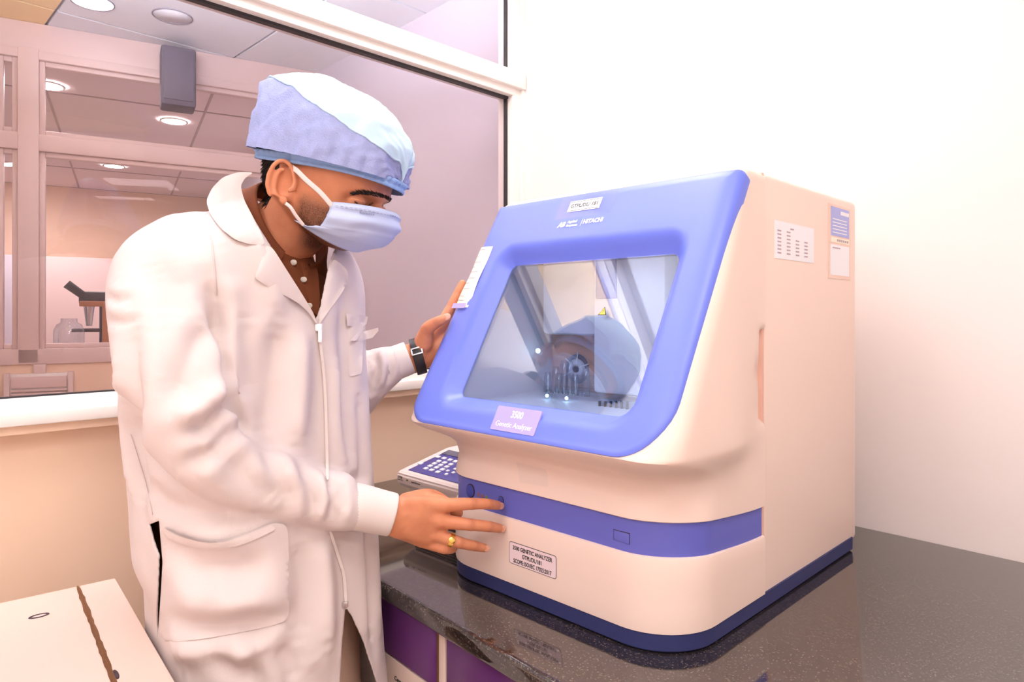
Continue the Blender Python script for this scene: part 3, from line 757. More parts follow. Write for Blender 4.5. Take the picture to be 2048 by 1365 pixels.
# controls on the band
def bp(px, py, y=.0): return a_y(px, py, y)
def fdisc(name, c, rx, rz, depth, mat, par):
    """round control set flush into the band, facing along the band's own normal"""
    A_ = np.linspace(0, 2 * math.pi, 28, endpoint=False); yf, r, _ = prof(.16); cc = V(XLB + r, yf + r, c[2])
    n = V(0, -1, 0) if c[0] > XLB + r else (V(c[0], c[1], c[2]) - cc) / np.linalg.norm(V(c[0], c[1], c[2]) - cc)
    t = V(-n[1], n[0], 0)
    v, f = loft([[V(c[0], c[1], c[2]) + n * y + t * rx * k * math.cos(a) + V(0, 0, rz * k * math.sin(a)) for a in A_] for k, y in ((1, -.004), (1, depth), (.9, depth + .0005), (.3, depth + .0005))]); return mobj(name, v, f, mat, par, auto=40)
yb = .0055
def arcpt(px, py):                                      # point on the band surface near the rounded left corner
    best = None
    for p in uline(.16, .005)[30:]:
        if p[1] > .055: continue
        w_ = aw(*p); s_ = CX + F * w_[0] / w_[1]
        if best is None or abs(s_ - px) < best[0]: best = (abs(s_ - px), p)
    p = best[1]; w_ = aw(*p); z = ZC + (HZ - py) / F * w_[1] - ZT; return V(p[0], p[1], z)
M['bandd'] = pmat('band_button_blue', srgb(70, 78, 172), .4)
c = arcpt(941, 982); fdisc('power_button', c, .011, .0125, .0012, M['groove'], band); fdisc('power_button_cap', c, .0096, .0110, .0020, M['bandd'], band)
for px, py, cl in ((957, 990, (150, 104, 120)), (965, 993, (150, 96, 110)), (973, 996, (128, 140, 96))):
    fdisc('indicator_light', arcpt(px, py), .0030, .0042, .0008, pmat('indicator', srgb(*cl), .3), band)
c = arcpt(1004, 1001); fdisc('start_button', c, .0068, .0072, .0008, M['groove'], band); fdisc('start_button_cap', c, .0059, .0063, .0014, M['bandd'], band)
c = a_y(1243, 1074, yb)
boxo('port_cover_recess', (c[0], c[1] - .0001, c[2]), (.029, .001, .0165), M['groove'], band, .0003)
boxo('port_cover', (c[0] + .0004, c[1] - .0006, c[2] - .0004), (.0275, .0012, .015), M['band'], band, .0004)
# large printed sticker on the lower panel
def lowplate(name, pa, pb, th, mat, par, rad=.003, y=.0):
    a = a_y(*pa, y); b = a_y(*pb, y); x0, x1 = sorted((a[0], b[0])); z0, z1 = sorted((a[2], b[2]))
    P = rrect(x0, x1, z0, z1, (rad,) * 4, 5, 2)
    v, f = loft([[V(x, y + .0005, z) for x, z in P], [V(x, y - th, z) for x, z in P]]); return mobj(name, v, f, mat, par, smooth=False), (x0, x1, z0, z1)
M['labelp'] = pmat('label_pale', srgb(246, 222, 226), .4)
st, (x0, x1, z0, z1) = lowplate('sticker_border', (1019, 1082), (1113, 1160), .0004, M['black'], an, .0045)
P = rrect(x0 + .0009, x1 - .0009, z0 + .0009, z1 - .0009, (.0037,) * 4, 5, 2)
v, f = loft([[V(x, 0, z) for x, z in P], [V(x, -.0006, z) for x, z in P]]); lab = mobj('sticker_face', v, f, M['labelp'], st, smooth=False)
FNT = basis(V(0, 0, 0), V(1, 0, 0), V(0, 0, 1), V(0, -1, 0))
for k, (s_, sx_) in enumerate((('3500 GENETIC ANALYZER', .80), ('GTPL/DL/181', .84), ('SCOPE: ISO/IEC 17025:2017', .76))):
    text('sticker_text', s_, .0096, M['black'], st, Matrix.Translation(((x0 + x1) / 2, -.0007, z1 - .0092 - .0108 * k)) @ FNT, sx=sx_, bold=.00018)
res = []
for px, py in ((1028, 925), (1088, 940), (1097, 975), (1040, 965)): res.append(a_y(px, py, .004))
M['residue'] = pmat('tape_residue', (.87, .70, .61, 1), .35)
def residue():
    vs = []
    for j in range(7):
        for i in range(7):
            u, t = i / 6, j / 6
            q = (res[0] * (1 - u) + res[1] * u) * (1 - t) + (res[3] * (1 - u) + res[2] * u) * t
            vs.append(V(q[0], prof(q[2])[0] - .0006, q[2]))
    return mobj('tape_residue', vs, [(j * 7 + i, j * 7 + i + 1, (j + 1) * 7 + i + 1, (j + 1) * 7 + i) for j in range(6) for i in range(6)], M['residue'], an)
residue()
# stickers on the right side
def sideplate(name, pa, pb, mat, par, x=.0012, th=.0008):
    a = a_x(*pa, XRB - .004); b = a_x(*pb, XRB - .004); y0, y1 = sorted((a[1], b[1])); z0, z1 = sorted((a[2], b[2]))
    return boxo(name, (x + th / 2, (y0 + y1) / 2, (z0 + z1) / 2), (th, y1 - y0, z1 - z0), mat, par, 0), (y0, y1, z0, z1)
XS = XRB - .005
ss, (y0, y1, z0, z1) = sideplate('calibration_sticker', (1550, 440), (1628, 527), M['whitep'], an, XS)
for k in range(8):
    z = z1 - .010 - (z1 - z0 - .02) * k / 7
    for j in range(1 if k == 0 else (2 if k < 3 else 4)):
        ya = y0 + .008 + (y1 - y0 - .016) * (j / 4 if k else .35); boxo('printed_word', (XS + .0010, ya + .009, z), (.0004, .014, .0024), M['ink'], ss, 0)
hs, (y0, y1, z0, z1) = sideplate('document_holder', (1657, 406), (1701, 561), pmat('holder_peach', (.90, .66, .55, 1), .4), an, XS, .0012)
def inner(name, fy0, fy1, fz0, fz1, mat, d, par=hs):
    return boxo(name, (XS + d, y0 + (y1 - y0) * (fy0 + fy1) / 2, z0 + (z1 - z0) * (fz0 + fz1) / 2), (.0006, (y1 - y0) * (fy1 - fy0), (z1 - z0) * (fz1 - fz0)), mat, par, 0)
M['card'] = pmat('card_blue', srgb(168, 176, 236), .4)
card = inner('blue_card', .10, .92, .58, .97, M['card'], .0014)
inner('card_flash', .52, .90, .88, .93, M['whitep'], .0018)
for k in range(5): inner('card_line', .16, .80, .62 + .045 * k, .632 + .045 * k, M['whitep'], .0018)
inner('serial_strip', .10, .92, .49, .56, M['paper'], .0014)
for k in range(6): inner('serial_digit', .36 + .09 * k, .42 + .09 * k, .51, .54, M['ink'], .0018)
inner('white_card', .08, .92, .05, .46, M['whitep'], .0014)
inner('card_heading', .16, .5, .41, .425, M['ink'], .0018)

# ------------------------------------------------------------------ the person
from mathutils.bvhtree import BVHTree
from mathutils.geometry import delaunay_2d_cdt
def proj(P):
    P = np.asarray(P); d = P - CAM; return np.stack([CX + F * d[..., 0] / d[..., 1], HZ - F * d[..., 2] / d[..., 1]], -1)
def remesh(geo, vox, smooth=4, lam=.5):
    me = bpy.data.meshes.new('tmp'); me.from_pydata(geo.v, [], geo.f); me.update()
    bm = bmesh.new(); bm.from_mesh(me); bmesh.ops.recalc_face_normals(bm, faces=bm.faces); bm.to_mesh(me); bm.free()
    o = bpy.data.objects.new('tmp', me); COL.objects.link(o)
    md = o.modifiers.new('r', 'REMESH'); md.mode = 'VOXEL'; md.voxel_size = vox; md.adaptivity = 0
    dg = bpy.context.evaluated_depsgraph_get(); out = bpy.data.meshes.new_from_object(o.evaluated_get(dg))
    COL.objects.unlink(o); bpy.data.objects.remove(o); bpy.data.meshes.remove(me)
    lap(out, smooth, lam); return out
def getv(me):
    a = np.empty(len(me.vertices) * 3, np.float32); me.vertices.foreach_get('co', a); return a.reshape(-1, 3).astype(float)
def setv(me, P): me.vertices.foreach_set('co', np.ascontiguousarray(P, np.float32).ravel()); me.update()
def getn(me):
    a = np.empty(len(me.vertices) * 3, np.float32); me.vertex_normals.foreach_get('vector', a); return a.reshape(-1, 3).astype(float)
def edges(me):
    a = np.empty(len(me.edges) * 2, np.int32); me.edges.foreach_get('vertices', a); return a.reshape(-1, 2)
def lap(me, n, lam=.5, mask=None):
    P = getv(me); E = edges(me); cnt = np.bincount(E.ravel(), minlength=len(P)).astype(float)[:, None]
    for _ in range(n):
        s = np.zeros_like(P)
        for k in range(3): s[:, k] = np.bincount(E[:, 0], P[E[:, 1], k], len(P)) + np.bincount(E[:, 1], P[E[:, 0], k], len(P))
        d = (s / np.maximum(cnt, 1) - P) * lam
        P += d if mask is None else d * mask[:, None]
    setv(me, P)
def bvh(me): return BVHTree.FromPolygons([v.co.copy() for v in me.vertices], [tuple(p.vertices) for p in me.polygons])
def hit(tree, px, py):
    r = ray(px, py); r = r / np.linalg.norm(r); loc, nor, idx, d = tree.ray_cast(Vector(CAM), Vector(r)); return (None if loc is None else V(*loc))

# ---- materials
def skinmat():
    m = pmat('skin', srgb(205, 132, 92), .48, .4, bump=(260, .25, .0012), sss=.12)
    nt = m.node_tree; b = nt.nodes['Principled BSDF']
    n = nt.nodes.new('ShaderNodeTexNoise'); n.inputs['Scale'].default_value = 45; n.inputs['Detail'].default_value = 5
    tc = nt.nodes.new('ShaderNodeTexCoord'); nt.links.new(tc.outputs['Object'], n.inputs['Vector'])
    mx = nt.nodes.new('ShaderNodeMix'); mx.data_type = 'RGBA'; mx.inputs[6].default_value = srgb(224, 152, 112); mx.inputs[7].default_value = srgb(204, 126, 92)
    nt.links.new(n.outputs['Fac'], mx.inputs[0])
    at_ = nt.nodes.new('ShaderNodeAttribute'); at_.attribute_name = 'stubble'
    n2 = nt.nodes.new('ShaderNodeTexNoise'); n2.inputs['Scale'].default_value = 900; nt.links.new(tc.outputs['Object'], n2.inputs['Vector'])
    m0 = nt.nodes.new('ShaderNodeMath'); m0.operation = 'MULTIPLY'; nt.links.new(at_.outputs['Fac'], m0.inputs[0]); nt.links.new(n2.outputs['Fac'], m0.inputs[1])
    ml = nt.nodes.new('ShaderNodeMath'); ml.operation = 'MULTIPLY'; ml.use_clamp = True; ml.inputs[1].default_value = 1.7; nt.links.new(m0.outputs[0], ml.inputs[0])
    mx2 = nt.nodes.new('ShaderNodeMix'); mx2.data_type = 'RGBA'; mx2.inputs[7].default_value = srgb(84, 52, 38)
    nt.links.new(mx.outputs[2], mx2.inputs[6]); nt.links.new(ml.outputs[0], mx2.inputs[0]); nt.links.new(mx2.outputs[2], b.inputs['Base Color'])
    ka = nt.nodes.new('ShaderNodeAttribute'); ka.attribute_name = 'crease_x'; km = nt.nodes.new('ShaderNodeAttribute'); km.attribute_name = 'crease_m'
    n3 = nt.nodes.new('ShaderNodeTexNoise'); n3.inputs['Scale'].default_value = 160; nt.links.new(tc.outputs['Object'], n3.inputs['Vector'])
    s1 = nt.nodes.new('ShaderNodeMath'); s1.operation = 'MULTIPLY_ADD'; s1.inputs[1].default_value = .0048; nt.links.new(n3.outputs['Fac'], s1.inputs[0]); nt.links.new(ka.outputs['Fac'], s1.inputs[2])
    s2 = nt.nodes.new('ShaderNodeMath'); s2.operation = 'MULTIPLY'; s2.inputs[1].default_value = 2 * math.pi / .0022; nt.links.new(s1.outputs[0], s2.inputs[0])
    s3 = nt.nodes.new('ShaderNodeMath'); s3.operation = 'SINE'; nt.links.new(s2.outputs[0], s3.inputs[0])
    s4 = nt.nodes.new('ShaderNodeMath'); s4.operation = 'MULTIPLY'; nt.links.new(s3.outputs[0], s4.inputs[0]); nt.links.new(km.outputs['Fac'], s4.inputs[1])
    b2 = nt.nodes.new('ShaderNodeBump'); b2.inputs['Strength'].default_value = .55; b2.inputs['Distance'].default_value = .0004; nt.links.new(s4.outputs[0], b2.inputs['Height'])
    old = b.inputs['Normal'].links[0].from_socket; nt.links.new(old, b2.inputs['Normal']); nt.links.new(b2.outputs['Normal'], b.inputs['Normal'])
    s5 = nt.nodes.new('ShaderNodeMath'); s5.operation = 'MULTIPLY'; s5.inputs[1].default_value = .24; nt.links.new(km.outputs['Fac'], s5.inputs[0])
    mx3 = nt.nodes.new('ShaderNodeMix'); mx3.data_type = 'RGBA'; mx3.inputs[7].default_value = srgb(168, 88, 62)
    nt.links.new(mx2.outputs[2], mx3.inputs[6]); nt.links.new(s5.outputs[0], mx3.inputs[0]); nt.links.new(mx3.outputs[2], b.inputs['Base Color'])
    return m
M['skin'] = skinmat()
M['nail'] = pmat('fingernail', srgb(226, 164, 138), .3, .5)
M['coat'] = pmat('white_cotton', (.77, .67, .645, 1), .85, .2, bump=(420, .25, .0008), noise=(18, .03, 3))
M['rib'] = pmat('ribbed_cuff', (.80, .71, .67, 1), .85, .2)
M['shirt'] = pmat('brown_pique', srgb(132, 72, 44), .8, .2, bump=(600, .5, .001), noise=(9, .25, 3))
M['trouser'] = pmat('stone_trousers', srgb(196, 164, 146), .8, .2, bump=(300, .3, .001))
M['hair'] = pmat('black_hair', srgb(34, 24, 22), .5, .4)
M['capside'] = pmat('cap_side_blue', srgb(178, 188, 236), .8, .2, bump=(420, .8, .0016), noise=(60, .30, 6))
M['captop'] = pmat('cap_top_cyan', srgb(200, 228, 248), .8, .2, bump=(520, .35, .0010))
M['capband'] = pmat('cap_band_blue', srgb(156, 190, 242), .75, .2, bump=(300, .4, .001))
M['mask'] = pmat('mask_pale_blue', srgb(196, 208, 240), .8, .2, bump=(700, .3, .0006))
M['loop'] = pmat('ear_loop_white', srgb(240, 224, 220), .8)
M['leather'] = pmat('watch_strap_black', srgb(38, 32, 34), .45, .5, bump=(500, .4, .0006))
M['shoe'] = pmat('shoe_black', srgb(30, 26, 26), .35)
M['button'] = pmat('button_cream', srgb(226, 214, 202), .3)
M['inkgrey'] = pmat('mask_print_grey', srgb(132, 140, 170), .7)

# ---- head frame
YAW, PIT, HS = math.radians(16), math.radians(23), 1.08
HF = V(math.cos(YAW) * math.cos(PIT), -math.sin(YAW) * math.cos(PIT), -math.sin(PIT))
HL = V(math.sin(YAW), math.cos(YAW), 0)
HU = np.cross(HF, HL)
ear = at(572, 374, 1.06)
H0 = ear - HS * (-.006 * HF - .080 * HL - .012 * HU)
HM = np.stack([HF, HL, HU], 1) * HS
def hw(x, y, z): return H0 + HM @ V(x, y, z)
def hl(p): return np.linalg.inv(HM) @ (np.asarray(p) - H0)
def sag(px, py, y=0): return hl(onplane(px, py, H0 + HL * y * HS, HL))     # pixel -> head coordinates on a plane beside the midline

# ---- body: one continuous skin surface
FT = V(math.sin(math.radians(57)), -math.cos(math.radians(57)), 0)         # where the chest faces
LT = V(-FT[1], FT[0], 0)                                                  # towards the person's left
G = Geo()
HT = [(.128, .005, -.015, .014), (.121, .045, -.05, .045), (.10, .075, -.080, .064), (.075, .092, -.094, .073), (.045, .100, -.099, .0765), (.02, .099, -.098, .0765), (0, .094, -.092, .0745),
      (-.02, .091, -.082, .072), (-.034, .089, -.064, .069), (-.048, .088, -.040, .063), (-.058, .086, -.015, .055), (-.067, .080, .015, .042), (-.074, .068, .035, .024)]
rings = []
zz = np.linspace(.128, -.074, 60); Tz = np.array(HT)[::-1]
for z in zz:
    xf, xb, w_ = (np.interp(z, Tz[:, 0], Tz[:, k]) for k in (1, 2, 3)); c_, h_ = (xf + xb) / 2, (xf - xb) / 2; R = []
    for a in np.linspace(0, 2 * math.pi, 72, endpoint=False):
        ca, sa = math.cos(a), math.sin(a); ex = 2.35 if ca > 0 else 2.1
        k = (abs(ca) ** ex + abs(sa) ** ex) ** (-1 / ex); x, y = c_ + h_ * k * ca, w_ * k * sa
        if ca > 0:
            for s in (-1, 1):                                             # eye sockets, brow ridge, cheekbones
                e = ((y - s * .033) / .020) ** 2 + ((z - .003) / .014) ** 2; x -= .013 * math.exp(-e)
                e = ((y - s * .030) / .024) ** 2 + ((z - .024) / .008) ** 2; x += .0055 * math.exp(-e)
                e = ((y - s * .050) / .018) ** 2 + ((z + .024) / .016) ** 2; x += .004 * math.exp(-e)
            x += .004 * math.exp(-(y / .012) ** 2 - ((z - .012) / .014) ** 2)
        R.append(hw(x, y, z))
    rings.append(R)
G.add(loft(rings))
G.add(tube([hw(.094, 0, .014), hw(.104, 0, -.006), hw(.113, 0, -.024)], [.008 * HS, .009 * HS, .011 * HS], 14, HF))    # nose
G.add(ellipsoid(hw(.100, .011, -.032), (.011, .011, .010))); G.add(ellipsoid(hw(.100, -.011, -.032), (.011, .011, .010)))
G.add(ellipsoid(hw(.086, 0, -.046), (.010, .024, .010), HM / HS))                                                        # lips
for s in (-1, 1):
    G.add(ellipsoid(hw(.0800, s * .034, .002), (.0135, .0155, .0125), HM / HS))                                          # lowered lids
    G.add(ellipsoid(hw(.0845, s * .0335, .0085), (.0095, .0165, .0035), HM / HS))
    # ear: shell, helix, antihelix, lobe, tragus
    ax_, az_ = V(-.35, 0, 1), None
    e0_ = V(-.010, s * .082, -.010)
    def ep(u, v, o): return hw(*(e0_ + V(u - .18 * v, s * o, v)))                                                         # ear plane leans back
    rr = []
    for k, o in ((.3, -.0015), (.8, .0005), (1, -.001), (.9, -.005), (.4, -.007)):
        rr.append([ep(.0165 * k * math.cos(a), (.030 if math.sin(a) > 0 else .026) * k * math.sin(a), o - .010 * (.0165 * k * math.cos(a) / .0165) - .002) for a in np.linspace(0, 2 * math.pi, 28, endpoint=False)])
    G.add(loft(rr))
    hx = [ep(.017 * math.cos(a), (.032 if math.sin(a) > 0 else .026) * math.sin(a), .006 - .008 * math.cos(a)) for a in np.radians(np.linspace(-5, 232, 18))]
    G.add(tube(hx, [.0042] * len(hx), 8, HU, 2))
    hx = [ep(.0085 * math.cos(a) - .001, .019 * math.sin(a) + .001, .0065) for a in np.radians(np.linspace(80, 268, 10))]
    G.add(tube(hx, [.0036] * len(hx), 8, HU, 2))
    G.add(ellipsoid(ep(.0055, -.0215, .0005), (.0078, .0042, .0082), HM / HS))
    G.add(ellipsoid(ep(.0145, -.004, .003), (.004, .004, .006), HM / HS))
# neck, trunk core, arms, hands, legs
nb = V(-.425, 1.165, 1.47)
G.add(tube([nb - V(.01, 0, .06), nb + V(.0, 0, .02), hw(-.030, 0, -.070), hw(-.012, 0, -.02)], [.085, .068, .060, .060], 28, FT))
pel = at(512, 1150, 1.168) + FT * .055; pel[2] = .93; chest = at(475, 640, 1.160); chest[2] = 1.34
G.add(tube([pel, (pel + chest) / 2, chest, nb], [(.09, .13), (.085, .12), (.10, .14), (.07, .10)], 28, FT))
RSL = [at(395, 512, 1.085), at(338, 560, 1.035), at(340, 680, .985), at(366, 800, .955), at(395, 884, .955), at(450, 930, .975), at(530, 960, 1.005), at(620, 992, 1.045), at(690, 1010, 1.070), at(712, 1014, 1.077)]
RSR = [.075, .080, .074, .064, .054, .047, .044, .043, .042, .037]
LS = chest + LT * .165 + V(0, 0, .075); lel = V(-.345, 1.375, 1.185)
LSL = [LS + V(0, 0, -.02), LS * .5 + lel * .5, at(672, 800, 1.36), at(720, 765, 1.345), at(765, 738, 1.345), at(795, 725, 1.345)]
LSR = [.07, .070, .066, .056, .044, .034]
rwr = at(742, 1020, 1.080); lwr = at(812, 720, 1.348)
G.add(tube([chest + V(0, 0, .06)] + RSL + [rwr], [.06, .05, .048, .044, .038, .034, .032, .031, .030, .029, .028, .029], 20))
G.add(tube([chest + V(0, 0, .06)] + LSL + [lwr], [.06, .05, .042, .036, .032, .030, .028, .028], 20))
for s in (-1, 1):
    hp = pel + LT * .075 * s
    kn = hp + V(.02, -.01, -.44); an_ = hp + V(.0, .01, -.84)
    G.add(tube([hp + V(0, 0, .03), hp - V(0, 0, .05), kn, (kn + an_) / 2, an_], [.07, .07, .054, .05, .036], 20))
    G.add(tube([an_ + V(0, 0, -.03), an_ + FT * .06 + V(0, 0, -.055), an_ + FT * .15 + V(0, 0, -.062)], [.034, (.026, .036), (.018, .040)], 16))
nails = []; creases = []
def finger(P, R, nail=True, toward=None):
    G.add(tube(P, R, 14, sm=4))
    for k in range(1, len(P) - 1):
        t = P[k + 1] - P[k - 1]; creases.append((P[k], t / np.linalg.norm(t), R[k]))
    if nail:
        t = P[-1] - P[-2]; t = t / np.linalg.norm(t); c = CAM - P[-1] if toward is None else toward; c = c - t * np.dot(c, t); c /= np.linalg.norm(c)
        r = R[-1]; nails.append((P[-1] + c * r * .74 - t * r * .10, t, c, r))
def knuckle(p, r): G.add(ellipsoid(p, (r, r, r), None, 12, 8))
# right hand, fingers spread against the band
def srf(px, py, off): return aw(*a_y(px, py, off))
W_ = at(788, 1033, 1.090)
G.add(tube([rwr, W_], [(.030, .025), (.0305, .022)], 22)); G.add(tube([W_ - V(.01, 0, 0), at(815, 1035, 1.098), at(845, 1040, 1.110), at(872, 1046, 1.122)], [(.030, .021), (.034, .0185), (.0385, .0160), (.039, .0125)], 24, V(.12, .1, 1)))
I_ = [at(890, 1011, 1.122), at(946, 1008, 1.135), at(977, 1009, 1.148), srf(998, 1012, -.007)]
M_ = [at(878, 1043, 1.118), at(941, 1050, 1.128), at(979, 1054, 1.142), srf(1001, 1058, -.009)]
R_f = [at(864, 1069, 1.118), at(920, 1086, 1.128), at(951, 1093, 1.145), at(970, 1097, 1.158)]
P_f = [at(846, 1083, 1.122), at(889, 1098, 1.125), at(906, 1097, 1.145), at(904, 1090, 1.160)]
for f_, b_, br, fr_ in ((I_, at(802, 1011, 1.092), .015, [.0122, .0100, .0092, .0078]), (M_, at(800, 1030, 1.088), .016, [.0125, .0103, .0094, .0080]),
                       (R_f, at(796, 1046, 1.088), .016, [.0120, .0098, .0088, .0076]), (P_f, at(792, 1058, 1.094), .015, [.0110, .0090, .0082, .0072])):
    G.add(tube([b_, b_ * .5 + f_[0] * .5 + V(0, .004, 0), f_[0]], [br, br * .92, fr_[0] * 1.06], 14)); finger(f_, fr_, f_ is not P_f)
    knuckle(f_[0] - V(0, .0025, 0), fr_[0] * 1.0); knuckle(f_[1] - V(0, .001, 0), fr_[1] * 1.06); knuckle(f_[2], fr_[2] * 1.05)
for a_, b_ in ((I_, M_), (M_, R_f), (R_f, P_f)): G.add(tube([at(812, 1036, 1.105), (a_[0] + b_[0]) / 2 + V(-.004, .010, 0)], [.016, .0105], 12))   # palm pad between the bones
T_ = [at(812, 1008, 1.112), at(858, 996, 1.146), at(892, 1008, 1.163), at(917, 1027, 1.168)]
finger(T_, [.018, .0155, .0115, .0095], False); G.add(tube([at(845, 1000, 1.135), at(888, 1006, 1.125)], [.016, .011], 12))
# left hand holding the instrument's left flank
LW = at(838, 713, 1.352)
G.add(tube([lwr, LW, at(858, 694, 1.362)], [(.030, .024), (.030, .022), (.034, .022)], 20))
def fl(px, py, off=.013): return aw(*a_x(px, py, XLB - .0245 - off))
i_ = [fl(886, 646, .014), fl(903, 612, .012), fl(916, 585, .010), fl(925, 566, .008)]
m_ = [i_[0] + AY * .022 - V(0, 0, .004), i_[1] + AY * .024 + V(0, 0, .002), i_[2] + AY * .026 + V(0, 0, .004), i_[3] + AY * .027 + V(0, 0, .006)]
r_ = [i_[0] + AY * .042 - V(0, 0, .012), i_[1] + AY * .046 - V(0, 0, .008), i_[2] + AY * .05 - V(0, 0, .006), i_[3] + AY * .052 - V(0, 0, .005)]
p_ = [i_[0] + AY * .060 - V(0, 0, .022), i_[1] + AY * .066 - V(0, 0, .024), i_[2] + AY * .071 - V(0, 0, .024), i_[3] + AY * .074 - V(0, 0, .024)]
for k, (f_, fr_) in enumerate(((i_, [.0125, .0102, .0092, .0078]), (m_, [.0125, .0102, .0092, .0078]), (r_, [.012, .0098, .0088, .0076]), (p_, [.011, .009, .0082, .0072]))):
    b_ = LW + (f_[0] - i_[0]) * .45 + V(.006, 0, .004)
    G.add(tube([b_, b_ * .5 + f_[0] * .5, f_[0]], [.015, .015, fr_[0] * 1.08], 14)); finger(f_, fr_, False)
G.add(tube([LW + V(.01, .01, .0), fl(880, 690, .016), fl(888, 668, .014)], [.022, .022, .014], 14))
t_ = [at(848, 690, 1.338), at(854, 660, 1.328), at(874, 645, 1.322), at(894, 637, 1.325)]
finger(t_, [.0175, .0140, .0112, .0095], True, V(-.3, -1, .25)); G.add(tube([LW, at(852, 668, 1.340)], [.024, .016], 14))
body_me = remesh(G, .0023, 6, .5)
PB = getv(body_me); NB_ = getn(body_me)
loc = (PB - H0) @ np.linalg.inv(HM).T
jaw = (loc[:, 0] > .0) & (loc[:, 0] < .13) & (loc[:, 2] < .0) & (loc[:, 2] > -.12)
st_ = np.zeros(len(PB)); dz = np.clip((-.004 - loc[:, 2]) / .02, 0, 1) * np.clip((loc[:, 2] + .105) / .02, 0, 1) * np.clip((loc[:, 0] - .010) / .012, 0, 1)
st_[jaw] = (dz * np.clip(1.15 - .25 * np.abs(loc[:, 1]) / .07, 0, 1))[jaw]
cx_ = np.zeros(len(PB)); cm_ = np.zeros(len(PB))
for q, t, r in creases:
    d = PB - q; al_ = d @ t; rd_ = np.linalg.norm(d - np.outer(al_, t), axis=1); m_ = np.clip(1 - (np.abs(al_) / (r * .75)) ** 2, 0, 1) * (rd_ < r * 1.5)
    s_ = m_ > cm_; cx_[s_] = al_[s_]; cm_[s_] = m_[s_]
for nm, ar in (('crease_x', cx_), ('crease_m', cm_)): body_me.attributes.new(nm, 'FLOAT', 'POINT').data.foreach_set('value', ar.astype(np.float32))
at_ = body_me.attributes.new('stubble', 'FLOAT', 'POINT'); at_.data.foreach_set('value', st_.astype(np.float32))
person = fin('person', body_me, M['skin']); tag(person, 'person in white lab coat, blue cap and face mask pressing the analyzer button', 'person')
for k, (p, t, c, r) in enumerate(nails):
    s_ = np.cross(t, c); Mx = np.stack([t, s_, c], 1); v, f = ellipsoid(p, (r * 1.0, r * .76, r * .24), Mx, 16, 8); mobj('fingernail', v, f, M['nail'], person)
# brows and lashes, hair by hair, laid on the skin
bt = bvh(body_me)
def hairs(name, path, wid, n, ln, dirv, w0):
    for s in (-1, 1):
        vs, fs = [], []
        for k in range(n):
            t = rng.random(); i = min(int(t * (len(path) - 1)), len(path) - 2); u = t * (len(path) - 1) - i
            px = path[i][0] * (1 - u) + path[i + 1][0] * u; py = path[i][1] * (1 - u) + path[i + 1][1] * u
            ww = wid * (.35 + .65 * math.sin(math.pi * min(1, t * .9 + .12)))
            h = hit(bt, px + rng.normal(0, 1.0), py + rng.uniform(-1, 1) * ww)
            if h is None: continue
            q = hl(h); q = V(q[0], abs(q[1]) * s, q[2]); d = HM @ (V(dirv[0], dirv[1] * s, dirv[2]) + rng.normal(0, .18, 3)); d /= np.linalg.norm(d); c_ = hw(*q) + (HM @ V(.0006, .0006 * s, 0))
            L = ln * rng.uniform(.6, 1.1); sd_ = np.cross(d, HF); sd_ /= np.linalg.norm(sd_); j = len(vs)
            vs += [c_ + sd_ * w0, c_ - sd_ * w0, c_ + HF * w0, c_ + d * L]; fs += [(j, j + 1, j + 3), (j + 1, j + 2, j + 3), (j + 2, j, j + 3)]
        o = mobj(name, vs, fs, M['hair'], person)
hairs('eyebrow', [(776, 396), (760, 391), (740, 387), (720, 386), (704, 390)], 4.2, 420, .0085, (-.5, .8, .25), .00045)
hairs('eyelashes', [(746, 404), (738, 410), (728, 412), (717, 408), (708, 402)], .7, 150, .0038, (.7, .3, -.6), .0004)
# hair at the nape and temple, strand by strand
vs, fs = [], []
hb = bvh(body_me)
def strand(p, d, L, w0=.0011):
    k = len(vs); s_ = np.cross(d, p - H0); s_ /= np.linalg.norm(s_) + 1e-9; n_ = np.cross(s_, d)
    for t, w_ in ((0, w0), (.5, w0 * .8)):
        c = p + d * L * t; vs.extend([c + s_ * w_, c - s_ * w_ * .5 + n_ * w_, c - s_ * w_ * .5 - n_ * w_])
    vs.append(p + d * L); 
    for j in range(3): fs.append((k + j, k + (j + 1) % 3, k + 3 + (j + 1) % 3, k + 3 + j)); fs.append((k + 3 + j, k + 3 + (j + 1) % 3, k + 6))
def onhead(x, y, z):
    o = H0 + HM @ V(-.01, 0, z); d = HM @ V(x + .01, y, 0); d /= np.linalg.norm(d); q = hb.ray_cast(Vector(o), Vector(d))[0]; return V(*q) if q else hw(x, y, z)
for k in range(3600):
    a = math.radians(rng.uniform(112, 248)); z = rng.uniform(-.048, .026)
    if abs(a - math.pi) > math.radians(52) and z < -.012: continue
    p = onhead(.1 * math.cos(a), .085 * math.sin(a), z); out = (p - H0); out /= np.linalg.norm(out)
    d = -HU * 1.0 + out * rng.uniform(.12, .5) + rng.normal(0, .15, 3); d /= np.linalg.norm(d); strand(p - out * .001, d, rng.uniform(.009, .016))
ho = mobj('hair', vs, fs, M['hair'], person); ho['kind'] = 'stuff'

